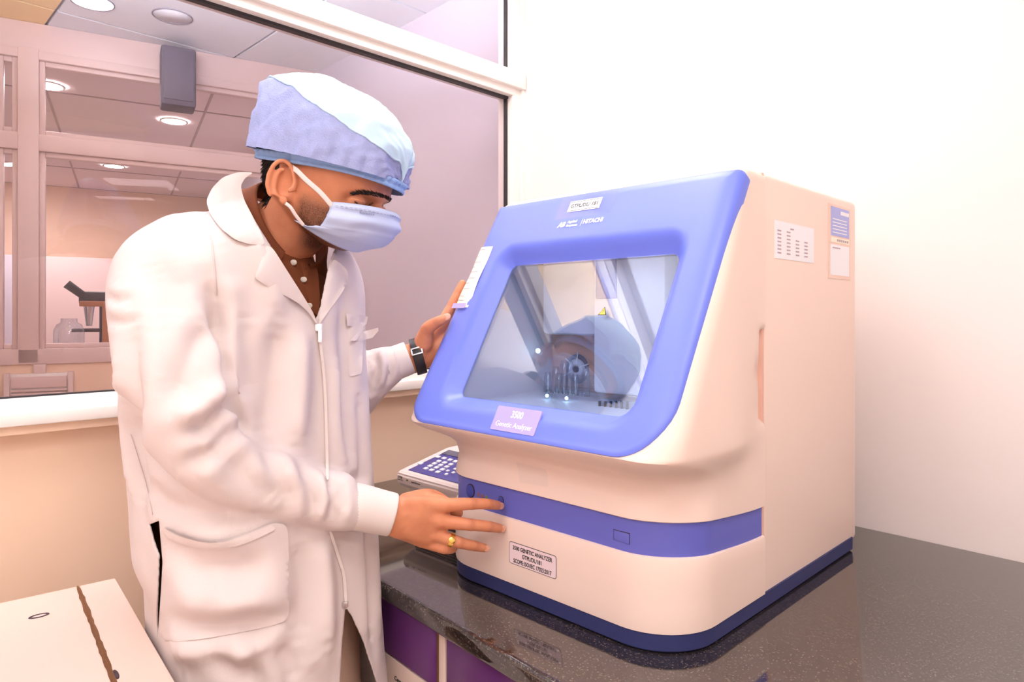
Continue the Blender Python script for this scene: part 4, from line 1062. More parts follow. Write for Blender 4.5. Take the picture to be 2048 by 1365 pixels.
# ---- lab coat: trunk and sleeves grown as one surface
def solve_row(z, L, R, yc, ratio, yaw):
    f_ = V(math.sin(yaw), -math.cos(yaw), 0); l_ = V(-f_[1], f_[0], 0); A_ = np.linspace(0, 2 * math.pi, 96, endpoint=False)
    a = .22; X = ((L + R) / 2 - CX) / F * yc
    for _ in range(40):
        c = V(X, yc, z); ca, sa = np.cos(A_), np.sin(A_); k = (np.abs(ca) ** 2.3 + np.abs(sa) ** 2.3) ** (-1 / 2.3)
        P = c + np.outer(a * k * ca, l_) + np.outer(a * ratio * k * sa, f_); q = proj(P)[:, 0]
        wd = q.max() - q.min(); md = (q.max() + q.min()) / 2
        a *= 1 + .8 * ((R - L) / wd - 1); X += .8 * ((L + R) / 2 - md) / F * yc
    return P
yw = math.radians(57)
TROWS = [(1.568, 452, 588, 1.150, .95), (1.556, 424, 612, 1.150, .90), (1.540, 378, 640, 1.150, .84), (1.524, 325, 668, 1.150, .80), (1.506, 282, 692, 1.150, .78), (1.485, 248, 710, 1.150, .76), (1.455, 222, 723, 1.152, .75), (1.42, 212, 729, 1.155, .75),
         (1.36, 216, 731, 1.158, .77), (1.30, 226, 734, 1.160, .80), (1.22, 242, 740, 1.164, .84), (1.13, 251, 746, 1.166, .88), (1.04, 259, 752, 1.168, .93), (.95, 267, 758, 1.168, .97), (.89, 275, 763, 1.168, 1.0), (.80, 288, 770, 1.168, 1.0),
         (.74, 298, 776, 1.168, 1.0), (.62, 312, 790, 1.168, 1.0), (.50, 320, 800, 1.168, 1.0)]
trunk = [solve_row(z, L, R, yc, rt, yw) for z, L, R, yc, rt in TROWS]
fine = []                                                                  # Catmull-Rom between the rows
for i in range(len(trunk) - 1):
    p0, p1, p2, p3 = trunk[max(i - 1, 0)], trunk[i], trunk[i + 1], trunk[min(i + 2, len(trunk) - 1)]
    for t in np.linspace(0, 1, 6, endpoint=False): fine.append(.5 * (2 * p1 + (p2 - p0) * t + (2 * p0 - 5 * p1 + 4 * p2 - p3) * t * t + (3 * p1 - p0 - 3 * p2 + p3) * t ** 3))
fine.append(trunk[-1])
GC = Geo(); GC.add(loft([list(r) for r in fine]))
GC.add(tube(RSL, RSR, 32, sm=6)); GC.add(tube(LSL, LSR, 28, sm=6))
coat_me = remesh(GC, .0046, 10, .5)
solid_tree = bvh(coat_me)
# folds: (pixel polyline, width m, depth m); negative depth raises a ridge
FOLDS = [([(432, 600), (440, 700), (452, 790), (488, 872)], .010, .008), ([(418, 560), (432, 620), (436, 680)], .014, .008), ([(300, 520), (312, 600), (318, 700), (330, 800)], .020, .005),
         ([(410, 640), (380, 720), (350, 790)], .016, .006), ([(460, 800), (420, 850), (380, 870)], .013, .010), ([(470, 850), (430, 900), (372, 930)], .012, .008), ([(450, 780), (400, 820), (345, 840)], .015, -.006),
         ([(520, 905), (560, 950), (590, 1010)], .013, .006), ([(600, 930), (620, 980), (630, 1030)], .012, .005), ([(560, 925), (600, 985), (610, 1030)], .012, -.004), ([(440, 905), (500, 960), (560, 1010)], .016, .006),
         ([(655, 955), (668, 1000), (660, 1045)], .008, .005), ([(680, 970), (686, 1010), (676, 1048)], .006, .004), ([(640, 950), (650, 1000), (640, 1045)], .008, -.004),
         ([(560, 640), (545, 760), (530, 880)], .022, .008), ([(600, 660), (598, 780), (590, 900)], .018, -.007), ([(690, 560), (688, 680), (690, 820), (700, 950)], .020, .006), ([(670, 700), (672, 850), (690, 960)], .016, -.006),
         ([(715, 780), (722, 880), (730, 1000)], .014, .006), ([(480, 620), (500, 720), (505, 800)], .018, .006), ([(260, 620), (262, 740), (275, 900), (288, 1020)], .018, .007), ([(238, 700), (256, 860), (270, 1000)], .014, -.005),
         ([(212, 590), (240, 604), (262, 596)], .006, .003), ([(218, 640), (245, 648), (268, 640)], .006, .003), ([(330, 1240), (420, 1262), (500, 1250), (575, 1235)], .014, .008), ([(340, 1300), (430, 1310), (540, 1290)], .016, -.006),
         ([(350, 1080), (400, 1130), (470, 1150), (540, 1130)], .022, .008), ([(380, 1180), (460, 1200), (540, 1180)], .024, -.007), ([(360, 1120), (410, 1170), (430, 1230)], .015, .005), ([(600, 1080), (608, 1180), (600, 1300)], .020, .007), ([(640, 1080), (650, 1180), (655, 1320)], .016, -.006),
         ([(400, 1300), (470, 1340), (520, 1365)], .014, .006), ([(560, 1290), (580, 1330), (590, 1365)], .014, .006), ([(460, 1260), (490, 1300), (470, 1350)], .012, -.005), ([(735, 1050), (742, 1150), (748, 1300)], .014, .006),
         ([(745, 705), (752, 740), (748, 780)], .007, .005), ([(760, 695), (768, 730), (762, 772)], .006, -.005), ([(775, 690), (784, 725), (779, 762)], .005, .004), ([(735, 720), (740, 755), (738, 795)], .006, .005),
         ([(500, 470), (540, 540), (560, 640)], .020, -.006), ([(330, 1000), (400, 1030), (470, 1040)], .016, .006), ([(300, 960), (330, 1010), (360, 1040)], .016, .005)]
def dist_poly(P, Q):
    d = np.full(len(P), 1e9)
    for a, b in zip(Q, Q[1:]):
        ab = b - a; t = np.clip(((P - a) @ ab) / (ab @ ab), 0, 1); d = np.minimum(d, np.linalg.norm(P - (a + t[:, None] * ab), axis=1))
    return d
P = getv(coat_me); N_ = getn(coat_me); off = np.zeros(len(P))
for pl_, w_, dp in FOLDS:
    q = []
    for (x0, y0), (x1, y1) in zip(pl_, pl_[1:]):
        for t in np.linspace(0, 1, 5, endpoint=False): q.append(hit(solid_tree, x0 + (x1 - x0) * t, y0 + (y1 - y0) * t))
    q.append(hit(solid_tree, *pl_[-1])); q = [p for p in q if p is not None]
    if len(q) < 2: continue
    L_ = len(q); d = dist_poly(P, q)
    along = np.argmin(np.stack([np.linalg.norm(P - p, axis=1) for p in q], 0), 0) / (L_ - 1); fade = np.clip(np.minimum(along, 1 - along) * 4 + .25, 0, 1)
    off -= 1.5 * dp * fade * (np.exp(-(d / w_) ** 2) - .45 * np.exp(-((d - 2.0 * w_) / (1.2 * w_)) ** 2))
for i in range(len(P)):                                                    # soft cloth unevenness
    p = P[i]; off[i] += .0030 * mnoise.noise(Vector((p[0] * 11 + 3, p[1] * 11, p[2] * 6))) + .0012 * mnoise.noise(Vector((p[0] * 34, p[1] * 34, p[2] * 20)))
P = P + N_ * off[:, None]
# the cloth hangs clear of the worktop edge and of the laminate cabinet's side
nL = V(ty_[1], -ty_[0], 0); nL = nL if np.dot(nL, tx_) > 0 else -nL
for o_, n_, top_, gap in ((e0, CN, ZT, .007), (t0, nL, ZB, .008)):
    d = (P - o_) @ n_; wz = np.clip((top_ + .13 - P[:, 2]) / .12, 0, 1); wz = wz * wz * (3 - 2 * wz)
    P += np.outer(np.clip(gap - d, 0, .08) * wz, n_)
setv(coat_me, P); lap(coat_me, 1, .4)
tree = bvh(coat_me)
# openings: neck V, side slit, lower front
VNECK = [(478, 330), (479, 372), (492, 410), (515, 450), (545, 498), (575, 545), (605, 592), (633, 640), (641, 618), (650, 575), (660, 530), (672, 496), (700, 470), (690, 330)]
SLIT = [(298, 1050), (318, 1042), (321, 1080), (325, 1125), (322, 1180), (318, 1240), (314, 1285), (313, 1220), (316, 1150), (317, 1112), (306, 1080)]
FRONT = [(691, 1212), (684, 1290), (680, 1365), (676, 1480), (800, 1480), (772, 1420), (748, 1345), (728, 1285), (708, 1240)]
def inpoly(q, poly):
    x, y = q[:, 0], q[:, 1]; r = np.zeros(len(q), bool); n = len(poly)
    for i in range(n):
        (x0, y0), (x1, y1) = poly[i], poly[(i + 1) % n]
        c = ((y0 > y) != (y1 > y)) & (x < (x1 - x0) * (y - y0) / (y1 - y0 + 1e-12) + x0); r ^= c
    return r
bm = bmesh.new(); bm.from_mesh(coat_me); bm.faces.ensure_lookup_table()
C_ = np.array([f.calc_center_median() for f in bm.faces]); NN = np.array([f.normal for f in bm.faces]); q = proj(C_)
front = np.einsum('ij,ij->i', NN, C_ - CAM) < 0
kill = np.zeros(len(C_), bool)
tc_ = np.array([t.mean(0) for t in trunk])
kill |= C_[:, 2] > 1.558
kill |= inpoly(q, VNECK) & (C_[:, 2] > 1.33) & ((front & (q[:, 1] > 470)) | (C_[:, 2] > 1.47))
kill |= inpoly(q, SLIT) & front
kill |= inpoly(q, FRONT) & front
kill |= C_[:, 2] < .52
bmesh.ops.delete(bm, geom=[bm.faces[i] for i in np.nonzero(kill)[0]], context='FACES')
def snap(poly, tol=9):
    for v in bm.verts:
        if v.is_boundary:
            p = V(*v.co); s = proj(p); best = None
            for i in range(len(poly)):
                a = np.array(poly[i], float); b = np.array(poly[(i + 1) % len(poly)], float); ab = b - a; t = np.clip(np.dot(s - a, ab) / np.dot(ab, ab), 0, 1); c = a + ab * t; d = np.linalg.norm(s - c)
                if best is None or d < best[0]: best = (d, c)
            if best[0] < tol: v.co = Vector(at(best[1][0], best[1][1], p[1]))
for pg in (VNECK, SLIT, FRONT): snap(pg)
cm = bpy.data.meshes.new('lab_coat'); bm.to_mesh(cm); bm.free()
coat = fin('lab_coat', cm, M['coat'], person); coat['label'] = 'white cotton lab coat with front zip'
sd = coat.modifiers.new('thickness', 'SOLIDIFY'); sd.thickness = .0022; sd.offset = -1

def patch(name, poly, mat, par, off=.004, th=.003, step=7, puff=0, tr=None, bulge=None, sub=4, rnd=2):
    """cloth piece given by its outline, laid on the coat surface and thickened"""
    for _ in range(rnd):                                                   # rounded outline
        poly = [q for (a, b) in zip(poly, poly[1:] + poly[:1]) for q in ((a[0] * .82 + b[0] * .18, a[1] * .82 + b[1] * .18), (a[0] * .18 + b[0] * .82, a[1] * .18 + b[1] * .82))]
    pts = []
    for (x0, y0), (x1, y1) in zip(poly, poly[1:] + poly[:1]):
        L = max(1, int(math.hypot(x1 - x0, y1 - y0) / step))
        for k in range(L): pts.append((x0 + (x1 - x0) * k / L, y0 + (y1 - y0) * k / L))
    nb_ = len(pts); pa = np.array(pts); g = []
    for y in np.arange(pa[:, 1].min(), pa[:, 1].max(), step):
        for x in np.arange(pa[:, 0].min(), pa[:, 0].max(), step): g.append((x, y))
    g = np.array(g) if g else np.zeros((0, 2))
    if len(g):
        g = g[inpoly(g, pts)]
        if len(g): g = g[np.array([np.min(np.hypot(pa[:, 0] - a, pa[:, 1] - b)) for a, b in g]) > step * .55]
    allp = [Vector(p) for p in pts] + [Vector(p) for p in g]
    vo, _, fo, *_ = delaunay_2d_cdt(allp, [(i, (i + 1) % nb_) for i in range(nb_)], [], 1, 1e-4)
    T_ = tr or solid_tree; dep = []
    for p in vo:
        h = hit(T_, p.x, p.y); dep.append(h[1] if h is not None else np.nan)
    dep = np.array(dep); ok = ~np.isnan(dep); vv = np.array([(p.x, p.y) for p in vo])
    for i in np.nonzero(~ok)[0]:
        j = np.argsort(np.hypot(*(vv[ok] - vv[i]).T))[:4]; dep[i] = dep[ok][j].mean()
    for _ in range(sub):                                                   # even out depth so the cloth bridges small folds
        dn = dep.copy(); acc = np.zeros(len(dep)); ct = np.zeros(len(dep))
        for f_ in fo:
            for a in range(len(f_)):
                b = f_[(a + 1) % len(f_)]; acc[f_[a]] += dep[b]; ct[f_[a]] += 1; acc[b] += dep[f_[a]]; ct[b] += 1
        dep = .5 * dep + .5 * acc / np.maximum(ct, 1)
    edge = np.array([np.min(np.hypot(pa[:, 0] - p.x, pa[:, 1] - p.y)) for p in vo])
    pf = puff * np.clip(edge / 40, 0, 1)
    if bulge is not None: pf = pf + np.array([bulge(p.x, p.y) for p in vo])
    vs = []
    for lay in (0, th):
        for i, p in enumerate(vo): vs.append(at(p.x, p.y, dep[i] - off - pf[i] + lay))
    n = len(vo); fs = [tuple(f_) for f_ in fo] + [tuple(n + i for i in f_[::-1]) for f_ in fo]
    ec = {}
    for f_ in fo:
        for a in range(len(f_)): e = (f_[a], f_[(a + 1) % len(f_)]); ec[e] = 1
    for (a, b) in ec:
        if (b, a) not in ec: fs.append((a, n + a, n + b, b))
    bm = bmesh.new(); bv = [bm.verts.new(v) for v in vs]
    for f_ in fs:
        try: bm.faces.new([bv[i] for i in f_])
        except ValueError: pass
    return bmobj(name, bm, mat, par, True, 50)
# collar and lapels
patch('collar', [(508, 345), (478, 344), (446, 354), (424, 376), (412, 402), (420, 428), (442, 458), (470, 480), (500, 489), (531, 491), (523, 468), (505, 432), (488, 400), (481, 372), (490, 356)], M['coat'], coat, .012, .006, 6, .006)
patch('lapel', [(531, 491), (526, 512), (517, 535), (509, 556), (530, 570), (562, 587), (596, 606), (618, 626), (635, 652), (628, 628), (604, 588), (574, 541), (545, 495)], M['coat'], coat, .010, .005, 6, .003)
patch('lapel', [(637, 652), (641, 622), (650, 578), (660, 532), (668, 518), (682, 528), (694, 540), (697, 556), (688, 580), (670, 606), (652, 630)], M['coat'], coat, .008, .005, 6, .002)
# pockets
def pk(x, y): return .007 * math.exp(-((y - (1085 - 35 * (abs(x - 440) / 120) ** 2)) / 26) ** 2) * max(0, 1 - abs(x - 440) / 150)
pc = patch('hip_pocket', [(325, 1052), (352, 1068), (392, 1080), (420, 1084), (455, 1081), (500, 1066), (545, 1046), (575, 1050), (578, 1110), (578, 1180), (578, 1240), (545, 1252), (480, 1266), (400, 1280), (319, 1287), (321, 1200), (327, 1120)], M['coat'], coat, .0035, .003, 8, .003, tree, pk, 1)
patch('pocket_hem', [(327, 1056), (352, 1071), (392, 1083), (420, 1087), (455, 1084), (500, 1069), (545, 1049), (552, 1060), (505, 1082), (457, 1099), (420, 1102), (390, 1098), (350, 1087), (329, 1075)], M['coat'], pc, .008, .002, 6, 0, tree, pk, 1)
bpk = patch('breast_pocket', [(695, 640), (712, 642), (727, 644), (726, 690), (724, 748), (712, 751), (697, 754), (696, 700)], M['coat'], coat, .0035, .003, 6, .001, tree)
patch('pocket_hem', [(693, 628), (722, 630), (736, 634), (733, 648), (724, 655), (694, 652)], M['coat'], bpk, .008, .003, 5, 0, None, None, 4, 0)
bd = patch('name_badge', [(699, 682), (716, 666), (756, 656), (757, 662), (745, 676), (720, 682)], M['coat'], coat, .016, .0025, 5, 0, None, None, 4, 0)
# zip
ZIP = [(637, 648), (641, 690), (647, 740), (651, 800), (653, 880), (655, 960), (660, 1063), (677, 1115), (688, 1150), (692, 1208)]
def ribbon(pl, w_): 
    pl = np.array(pl, float); t = np.gradient(pl, axis=0); t /= np.linalg.norm(t, axis=1)[:, None]; n = np.stack([-t[:, 1], t[:, 0]], 1)
    return [tuple(p) for p in pl + n * w_] + [tuple(p) for p in (pl - n * w_)[::-1]]
patch('zip_placket', ribbon(ZIP[:6], 3.0), M['rib'], coat, .0055, .004, 4, 0, tree)
patch('zip_placket', ribbon(ZIP[6:], 3.0), M['rib'], coat, .0055, .004, 4, 0, tree)
zp = hit(tree, 641, 655); zp = zp if zp is not None else at(641, 655, 1.1)
boxo('zip_slider', tuple(zp + V(0, -.010, 0)), (.011, .006, .012), M['whitep'], coat, .002)
boxo('zip_pull', tuple(zp + V(.003, -.013, -.014)), (.006, .003, .019), M['whitep'], coat, .001)
zp = hit(tree, 692, 1206)
if zp is not None: boxo('zip_stop', tuple(zp + V(0, -.007, 0)), (.010, .005, .009), M['chrome'], coat, .001)
# stitched seams on the sleeve and slit edge
def seam(pl, r=.0011, tr=tree, off=.0012):
    pts = []
    for (x0, y0), (x1, y1) in zip(pl, pl[1:]):
        for t in np.linspace(0, 1, 6, endpoint=False):
            h = hit(tr, x0 + (x1 - x0) * t, y0 + (y1 - y0) * t)
            if h is not None: pts.append(h + V(0, -off, 0))
    if len(pts) > 2: v, f = tube(pts, [r] * len(pts), 6, sm=0); mobj('seam', v, f, M['coat'], coat)
seam([(413, 430), (424, 480), (430, 540), (434, 600)]); seam([(262, 870), (290, 960), (308, 1042)])
# ribbed cuffs
def cuff(P, R, up, nrib=46):
    P, R = smoothpath(P, R, 6); fr_ = frames(P, up); rings = []
    seg = nrib * 2
    prof_ = list(range(len(P)))
    for i in prof_:
        t, u, v_ = fr_[i]; rings.append([P[i] + (u * R[i][0] * math.cos(a) + v_ * R[i][-1] * math.sin(a)) * (1 + (.014 if k % 2 else -.014)) for k, a in enumerate(np.linspace(0, 2 * math.pi, seg, endpoint=False))])
    t, u, v_ = fr_[-1]
    for s_, e in ((.97, .0018), (.90, .0015), (.88, -.012)): rings.append([P[-1] + t * e + (u * R[-1][0] * math.cos(a) + v_ * R[-1][-1] * math.sin(a)) * s_ for a in np.linspace(0, 2 * math.pi, seg, endpoint=False)])
    v, f = loft(rings, cap=False); return mobj('cuff', v, f, M['rib'], coat)
cuff([at(696, 1011, 1.072), at(722, 1016, 1.077), at(756, 1024, 1.084), at(784, 1030, 1.090)], [.036, .0355, (.0345, .031), (.0335, .029)], V(0, 0, 1))
cuff([at(778, 731, 1.345), at(800, 723, 1.347), at(818, 716, 1.350)], [.034, .033, (.0325, .030)], V(0, 0, 1))

# ---- shirt, trousers, shoes
GS = Geo(); rows = []
for r_w in fine:
    c = r_w.mean(0); z = c[2]
    if z > 1.515 or z < .93: continue
    k = .86 if z < 1.38 else .86 - .36 * (z - 1.38) / .135
    rows.append([c + (p - c) * V(k, k, 1) for p in r_w])
sh_v, sh_f = loft(rows); GS.add((sh_v, sh_f)); sh_me = remesh(GS, .006, 6)
P = getv(sh_me); N_ = getn(sh_me)
P += N_ * np.array([.003 * mnoise.noise(Vector((p[0] * 14, p[1] * 14, p[2] * 9))) for p in P])[:, None]; setv(sh_me, P)
shirt = fin('polo_shirt', sh_me, M['shirt'], person); shirt['label'] = 'brown polo shirt'
st_tree = bvh(sh_me)
# collar stand around the neck and turned-down leaves
na = (hw(-.030, 0, -.075) - nb); na /= np.linalg.norm(na); nc = nb + na * .062
nf_ = FT - na * np.dot(FT, na); nf_ /= np.linalg.norm(nf_); nl_ = np.cross(na, nf_)
def col_ring(r, h, spread=0, a0=22, a1=338, n=44, dip=.03):
    out = []
    for a in np.radians(np.linspace(a0, a1, n)):
        d = nf_ * math.cos(a) + nl_ * math.sin(a); fr_ = (1 + math.cos(a)) / 2
        out.append(nc + d * (r + spread * (.6 + .6 * fr_)) + nf_ * 0 + d * .014 * (1 - fr_) + na * (h + .034 * (1 - fr_) - dip * fr_ ** 1.5))
    return out
rr = [col_ring(.068, -.012), col_ring(.0665, .018), col_ring(.069, .022), col_ring(.073, .019), col_ring(.080, .000, .004), col_ring(.090, -.016, .008), col_ring(.098, -.026, .012), col_ring(.0975, -.029, .012), col_ring(.088, -.020, .006), col_ring(.076, -.004)]
v, f = loft(rr, cap=False, closed=False); mobj('shirt_collar', v, f, M['shirt'], shirt)
patch('placket', [(597, 520), (622, 512), (636, 540), (640, 600), (637, 634), (624, 624), (612, 580)], M['shirt'], shirt, .006, .004, 6, 0, st_tree)
for px, py in ((590, 526), (610, 560), (621, 612)):
    h = hit(st_tree, px, py); h = h if h is not None else at(px, py, 1.12)
    v, f = ellipsoid(h + V(.0, -.0075, 0), (.0055, .0016, .0050), None, 16, 8); mobj('button', v, f, M['button'], shirt)
tr_ = Geo(); G2 = Geo()
for s in (-1, 1):
    hp = pel + LT * .075 * s; kn = hp + V(.02, -.01, -.44); an_ = hp + V(.0, .01, -.84)
    G2.add(tube([hp + V(0, 0, .06), hp - V(0, 0, .06), kn, (kn + an_) / 2, an_ - V(0, 0, .02)], [.075, .080, .074, .072, .068], 24))
G2.add(ellipsoid(pel, (.10, .12, .10), np.stack([FT, LT, V(0, 0, 1)], 1)))
tme = remesh(G2, .007, 6); fin('trousers', tme, M['trouser'], person)
for s in (-1, 1):
    a_ = pel + LT * .075 * s + V(0, .01, -.84); v, f = tube([V(a_[0], a_[1], .035) - FT * .05, V(a_[0], a_[1], .045) + FT * .03, V(a_[0], a_[1], .034) + FT * .13, V(a_[0], a_[1], .026) + FT * .20], [(.035, .040), (.045, .045), (.034, .050), (.022, .040)], 18)
    v = [V(p[0], p[1], max(p[2], .002)) for p in v]; mobj('shoe', v, f, M['shoe'], person)

# ---- surgical cap
CB, CF = sag(519, 306), sag(806, 370)
c0 = (CB + CF) / 2; E1 = CF - c0; RL = np.linalg.norm(E1); E1 /= RL; E2 = np.cross(V(0, 1, 0), E1) * -1
if E2[2] < 0: E2 = -E2
outline = [(806, 370), (816, 338), (822, 300), (818, 275), (800, 246), (770, 215), (730, 188), (685, 166), (640, 153), (600, 149), (565, 151), (538, 153), (521, 162), (514, 185), (508, 225), (503, 262), (508, 288), (519, 306)]
pol = []
for px, py in [(x + (9 if x < 545 else 0), y) for x, y in outline]:
    d = sag(px, py) - c0; pol.append((math.atan2(np.dot(d, E2), np.dot(d, E1)), math.hypot(np.dot(d, E1), np.dot(d, E2))))
pol[0] = (0.0, pol[0][1]); pol[-1] = (math.pi, pol[-1][1])
pa = np.array(pol); pa = pa[np.argsort(pa[:, 0])]
NT, NP = 90, 80
def cap_pt(th, ps, grow=0, wr=True):
    r = np.interp(th, pa[:, 0], pa[:, 1]) * .965 + grow
    s = abs(math.sin(th)) ** .75; hgt = r * math.sin(th); side = .090 * s * (1 + .12 * math.sin(th))
    cp, sp = math.cos(ps), math.sin(ps)
    lat = side * (abs(sp) ** .82) * np.sign(sp); up = hgt * (abs(cp) ** .9)
    p = c0 + E1 * (r * math.cos(th) * (1 - .17 * abs(sp)) + .014 * abs(sp)) + V(0, 1, 0) * lat + E2 * up
    if wr:
        nz = mnoise.noise(Vector((th * 3.2, ps * 2.2, 1.3))) * .005 + mnoise.noise(Vector((th * 8 + ps * 4, ps * 5, 4.3))) * .0030 + mnoise.noise(Vector((th * 19, ps * 9 + th * 6, 7.3))) * .0012
        nz += .0026 * math.sin(th * 30 + 4 * math.sin(ps * 3)) * max(0, (abs(ps) - 1.15) / .42) * .7
        nz += .003 * math.exp(-((th - 2.62 - .25 * ps) / .05) ** 2) + .0025 * math.exp(-((th - 2.85) / .05) ** 2)
        d = p - c0; p = p + d / (np.linalg.norm(d) + 1e-6) * nz
    return hw(*p)
ths = np.linspace(.0, math.pi, NT); pss = np.linspace(-math.pi / 2, math.pi / 2, NP)
SEAMPX = [(520, 158), (545, 157), (590, 182), (650, 226), (720, 270), (770, 306), (800, 332), (812, 345)]
sx_, sy_ = np.array(SEAMPX).T
seam_ps = []
for th in ths:
    best = -1.45
    for ps in np.linspace(-1.5, .0, 60):
        p = proj(cap_pt(th, ps, 0, False))
        if p[1] < np.interp(p[0], sx_, sy_): best = ps; break
        best = ps
    seam_ps.append(best)
k_ = np.ones(7) / 7; seam_ps = np.convolve(np.pad(seam_ps, 3, 'edge'), k_, 'valid')
cap = empty('surgical_cap', tuple(hw(*c0))); cap.parent = person; cinv = Matrix.Translation(cap.location).inverted()
def cp_(o): o.parent = cap; o.matrix_parent_inverse = cinv; return o
def grid(fn, nu, nv):
    vs = [fn(i / nu, j / nv) for i in range(nu + 1) for j in range(nv + 1)]; return vs, [(i * (nv + 1) + j, (i + 1) * (nv + 1) + j, (i + 1) * (nv + 1) + j + 1, i * (nv + 1) + j + 1) for i in range(nu) for j in range(nv)]
def side_fn(sgn):
    def fn(u, v):
        th = u * math.pi; ps0 = np.interp(th, ths, seam_ps); return cap_pt(th, sgn * -1 * (-math.pi / 2 + (ps0 + math.pi / 2) * v) * -1)
    return fn
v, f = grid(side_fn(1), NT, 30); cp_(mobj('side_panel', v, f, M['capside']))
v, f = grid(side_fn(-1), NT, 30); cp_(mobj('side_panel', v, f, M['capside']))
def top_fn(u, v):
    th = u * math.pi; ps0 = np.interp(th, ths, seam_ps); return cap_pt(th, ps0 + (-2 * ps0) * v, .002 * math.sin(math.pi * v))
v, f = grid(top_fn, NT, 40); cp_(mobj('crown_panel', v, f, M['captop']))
for sgn in (1, -1):
    pts = [cap_pt(th, sgn * np.interp(th, ths, seam_ps), .0015) for th in np.linspace(.06, math.pi - .10, 70)]; v, f = tube(pts, [.0016] * 70, 8, sm=0); cp_(mobj('seam_piping', v, f, M['captop']))
# gathered band below the side panels
def band_fn(u, v):
    a = u * 2 * math.pi; ca, sa = math.cos(a), math.sin(a)
    R_ = RL * .96; w_ = .0855 * abs(sa) ** .75 * np.sign(sa)
    p = c0 + E1 * (R_ * ca * (1 - .02 * v) * (1 - .15 * abs(sa)) + .012 * abs(sa)) + V(0, 1, 0) * w_ * (1 - .05 * v) + E2 * (.004 - .014 * v - .003 * math.sin(a * 2)) 
    pl_ = .0016 * math.sin(a * 46 + v * 2) * (1 - v * .4) + .0014 * math.sin(v * 9)
    d = p - c0; d[2] = 0; return hw(*(p + d / (np.linalg.norm(d) + 1e-9) * pl_))
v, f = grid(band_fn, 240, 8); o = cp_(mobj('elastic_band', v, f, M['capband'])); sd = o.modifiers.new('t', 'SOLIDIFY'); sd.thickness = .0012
# ---- face mask
mrow = []
MC_ = [sag(782, 424), sag(788, 436), sag(787, 454), sag(778, 474), sag(752, 492), sag(706, 503)]
MS_ = [sag(661, 405, -.068), sag(659, 418, -.071), sag(655, 434, -.072), sag(640, 452, -.070), sag(612, 452, -.066), sag(589, 440, -.062)]
tt = np.linspace(0, 1, 6)
def mask_pt(u, v, grow=0):
    C1 = V(*[np.interp(v, tt, [m[k] for m in MC_]) for k in range(3)]); S1 = V(*[np.interp(v, tt, [m[k] for m in MS_]) for k in range(3)])
    C1 = V(C1[0], 0, C1[2]); a = (u * 2 - 1) * math.pi / 2; B = V(S1[0], 0, S1[2]); W = abs(S1[1])
    ca = abs(math.cos(a)) ** .80; sa = np.sign(a) * abs(math.sin(a)) ** 1.0
    p = B + (C1 - B) * ca + V(0, 1, 0) * W * sa
    pleat = .0022 * math.sin(v * 19) * (1 - .6 * v) + .0022 * mnoise.noise(Vector((u * 7, v * 5, 2)))
    d = V(math.cos(a), sa, -.1); return hw(*(p + d / np.linalg.norm(d) * (pleat + grow)))
v, f = grid(lambda u, v: mask_pt(u, v), 60, 40); fm = mobj('face_mask', v, f, M['mask'], person); sd = fm.modifiers.new('t', 'SOLIDIFY'); sd.thickness = .0015; fm['label'] = 'pale blue pleated face mask'
for vv_ in (.05, .10, .15):
    pts = [mask_pt(u, vv_, .0012) for u in np.linspace(.03, .97, 60)]
    for k in range(0, 58, 2): v, f = tube([pts[k], pts[k + 1]], [.00045, .00045], 4, sm=0); 
    gm = Geo()
    for k in range(0, 59, 2): gm.add(tube([pts[k], pts[k + 1]], [.00045, .00045], 4, sm=0))
    gm.obj('stitch_row', M['inkgrey'], fm)
# maker's print on the mask
pu = mask_pt(.16, .22, .0034); pr = mask_pt(.25, .22, .0034); pd = mask_pt(.16, .30, .0034); xx = pr - pu; xx /= np.linalg.norm(xx); yy = pu - pd; yy = yy - xx * np.dot(xx, yy); yy /= np.linalg.norm(yy)
text('mask_print', 'Romsons', .0062, M['inkgrey'], fm, basis(pu + xx * .006, xx, yy, np.cross(xx, yy)), align='LEFT')
# ear loops
for s in (-1, 1):
    def e(x, y, z): return hw(x, s * y, z)
    def sg(px, py, y): q = sag(px, py, -y); return hw(q[0], s * y, q[2])
    v, f = tube([sg(662, 410, .072), sg(640, 385, .080), sg(612, 360, .085), sg(594, 342, .086), sg(580, 333, .080)], [(.0006, .0042)] * 5, 8, HL * s, 5); mobj('ear_loop', v, f, M['loop'], fm)
    v, f = tube([sg(606, 450, .070), sg(592, 432, .077), sg(580, 414, .083), sg(566, 404, .082)], [(.0006, .0030)] * 4, 8, HL * s, 5); mobj('ear_loop', v, f, M['loop'], fm)
# ---- wristwatch and ring
ctr = at(836, 713, 1.352); ax_ = LW - lwr; ax_ /= np.linalg.norm(ax_)
wt_ = empty('wristwatch', tuple(ctr)); wt_.parent = person; winv = Matrix.Translation(wt_.location).inverted(); wt_['label'] = 'black strap wristwatch with steel buckle'
u_ = V(0, 0, 1) - ax_ * ax_[2]; u_ /= np.linalg.norm(u_); w2 = np.cross(ax_, u_)
def wring(r, t): return [ctr + ax_ * t + (u_ * (.0335 + r) * math.cos(a) + w2 * (.0265 + r) * math.sin(a)) for a in np.linspace(0, 2 * math.pi, 48, endpoint=False)]
v, f = loft([wring(0, -.010), wring(.0026, -.010), wring(.0032, -.008), wring(.0032, .008), wring(.0026, .010), wring(0, .010)], cap=False); o = mobj('strap', v, f, M['leather'], wt_, auto=40); o.matrix_parent_inverse = winv
def onstrap(a, r): return ctr + (u_ * (.0335 + r) * math.cos(a) + w2 * (.0265 + r) * math.sin(a))
ab = min(np.linspace(0, 2 * math.pi, 72), key=lambda a: onstrap(a, 0)[1] + abs(proj(onstrap(a, 0))[1] - 703) * .01)
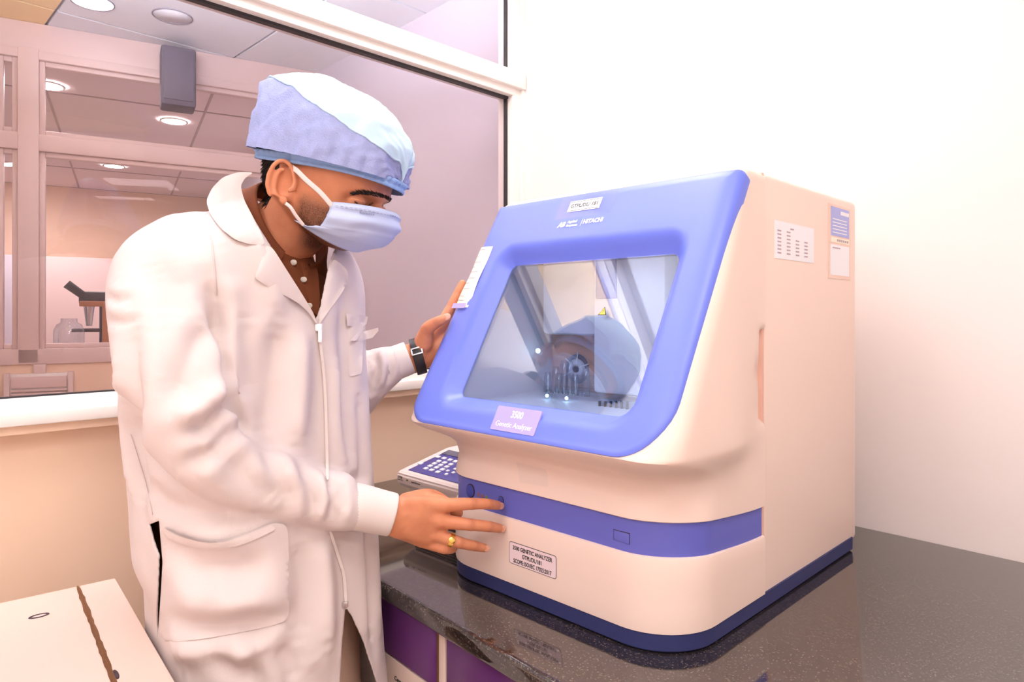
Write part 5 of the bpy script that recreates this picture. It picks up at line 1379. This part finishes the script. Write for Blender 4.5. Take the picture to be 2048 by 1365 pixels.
nn_ = onstrap(ab, 1) - onstrap(ab, 0); nn_ /= np.linalg.norm(nn_); tt_ = np.cross(nn_, ax_)
for dx, dt, sx2, st2 in ((-.010, 0, .003, .012), (.010, 0, .003, .012), (0, -.006, .022, .003), (0, .006, .022, .003)):
    bm = bmesh.new(); addbox(bm, (dx, dt, 0), (sx2, st2, .003), .0006, basis(onstrap(ab, .0042), ax_, tt_, nn_)); o = bmobj('buckle_bar', bm, M['chrome'], wt_); o.matrix_parent_inverse = winv
v, f = loft([wring(.0034, .0105), wring(.005, .0105), wring(.005, .0125), wring(.0034, .0125)], cap=False)
wa = ab + math.pi; bm = bmesh.new(); nn2 = -nn_; r_ = bmesh.ops.create_cone(bm, cap_ends=True, segments=32, radius1=.019, radius2=.018, depth=.009)
for vv_ in bm.verts: vv_.co = basis(onstrap(wa, .006), ax_, np.cross(nn2, ax_), nn2) @ vv_.co
o = bmobj('watch_case', bm, M['chrome'], wt_); o.matrix_parent_inverse = winv
rp = R_f[0] * .34 + R_f[1] * .66; rd = R_f[1] - R_f[0]; rd /= np.linalg.norm(rd); ru = (CAM - rp); ru -= rd * np.dot(ru, rd); ru /= np.linalg.norm(ru); rs = np.cross(rd, ru)
def rring(r, t): return [rp + rd * (t * (1 + .9 * max(0, math.cos(a)))) + (ru * math.cos(a) + rs * math.sin(a)) * r for a in np.linspace(0, 2 * math.pi, 32, endpoint=False)]
v, f = loft([rring(.0104, -.0022), rring(.0122, -.0022), rring(.0122, .0022), rring(.0104, .0022)], cap=False); ro = mobj('signet_ring', v, f, M['gold'], person, auto=40); ro['label'] = 'gold signet ring'
v, f = ellipsoid(rp + ru * .0120, (.0062, .0052, .0014), np.stack([rd, rs, ru], 1)); mobj('ring_face', v, f, M['gold'], ro)

# ------------------------------------------------------------------ thermal cycler behind the analyzer
TCR = onz(812, 1046, ZT)
tcy = empty('thermal_cycler', (TCR[0], TCR[1], ZT), math.atan2(AX[1], AX[0])); tag(tcy, 'small white thermal cycler with navy keypad behind the analyzer', 'thermal cycler')
M['tcw'] = pmat('cycler_white', (.86, .74, .70, 1), .45, .4); M['tcn'] = pmat('cycler_keypad_navy', srgb(74, 66, 142), .4)
def ext(name, pr, x0, x1, mat, par, bev=.004):
    bm = bmesh.new(); a = [bm.verts.new((x0, y, z)) for y, z in pr]; d = [bm.verts.new((x1, y, z)) for y, z in pr]; n = len(pr)
    bm.faces.new(a); bm.faces.new(d[::-1])
    for i in range(n): bm.faces.new((a[i], d[i], d[(i + 1) % n], a[(i + 1) % n]))
    if bev: bmesh.ops.bevel(bm, geom=list(bm.edges), offset=bev, segments=3, affect='EDGES')
    return bmobj(name, bm, mat, par)
ext('lower_body', [(.0, .004), (.0, .055), (.0, .09), (.30, .09), (.30, .004)], .012, .215, M['tcw'], tcy, .004)
ext('deck', [(-.022, .094), (-.028, .104), (-.028, .120), (-.024, .125), (.122, .159), (.30, .165), (.30, .088), (.005, .080)], 0, .225, M['tcw'], tcy, .004)
for k in range(7): boxo('vent_slat', (.112, -.001, .020 + .0085 * k), (.17, .006, .0042), M['dark'], tcy, .0008)
for x in (.03, .2):
    for y in (.03, .26): v, f = tube([V(x, y, 0), V(x, y, .006)], [.009, .009], 12, sm=0, dome=False); mobj('foot', v, f, M['dark'], tcy)
SLU = V(0, .146, .034); SLU /= np.linalg.norm(SLU); SLN = V(0, -SLU[2], SLU[1])
def slope(x, t, d=0): return V(x, -.024, .1255) + SLU * t + SLN * d
def on_slope(px, py):
    o = aw_t(slope(0, 0)); n = AX * SLN[0] + AY * SLN[1] + V(0, 0, SLN[2]); q = onplane(px, py, o, n) - V(TCR[0], TCR[1], ZT); q = V(np.dot(q, AX), np.dot(q, AY), q[2]) - slope(0, 0); return q[0], np.dot(q, SLU)
def aw_t(p): return V(TCR[0], TCR[1], ZT) + AX * p[0] + AY * p[1] + V(0, 0, p[2])
MS2 = lambda x, t, d: basis(slope(x, t, d), V(1, 0, 0), SLU, SLN)
kp = [on_slope(*q) for q in ((822, 936), (905, 957))]
bm = bmesh.new(); addbox(bm, (0, 0, 0), (.180, .125, .0016), .0005, MS2(.115, .075, .0005)); pad = bmobj('keypad', bm, M['tcn'], tcy)
for qx, qy in ((1008, 240), (1060, 252), (1112, 266), (1158, 280), (1015, 278), (1065, 290), (1118, 305), (978, 298), (1030, 312), (1083, 326), (942, 318), (995, 332), (1047, 348), (905, 340), (955, 353), (1008, 370), (1092, 360), (1080, 390), (1140, 376), (1155, 345), (860, 296)):
    x, t = on_slope(640 + qx / 4.267, 860 + qy / 4.267); bm = bmesh.new(); sm_ = (qx, qy) in ((1092, 360), (1080, 390), (1140, 376), (1155, 345))
    addbox(bm, (0, 0, 0), (.0085 if sm_ else .0125, .0075 if sm_ else .0095, .004), .0012, MS2(x, t, .002)); bmobj('key', bm, M['whitep'], pad)
x, t = on_slope(900, 908); bm = bmesh.new(); addbox(bm, (0, 0, 0), (.075, .024, .002), .0005, MS2(x + .02, t, .0018)); bmobj('display', bm, M['grey'], pad)
FT2 = basis(V(0, 0, 0), V(1, 0, 0), V(0, 0, 1), V(0, -1, 0))
text('lettering', '2720', .0075, M['dark'], tcy, Matrix.Translation((.017, -.0285, .114)) @ FT2); text('lettering', 'Thermal Cycler', .0032, M['dark'], tcy, Matrix.Translation((.017, -.0285, .108)) @ FT2)
text('lettering', 'Applied Biosystems', .0042, M['dark'], tcy, Matrix.Translation((.075, -.0285, .110)) @ FT2); text('lettering', 'AB', .005, M['dark'], tcy, Matrix.Translation((.043, -.0285, .111)) @ FT2, bold=.0002)
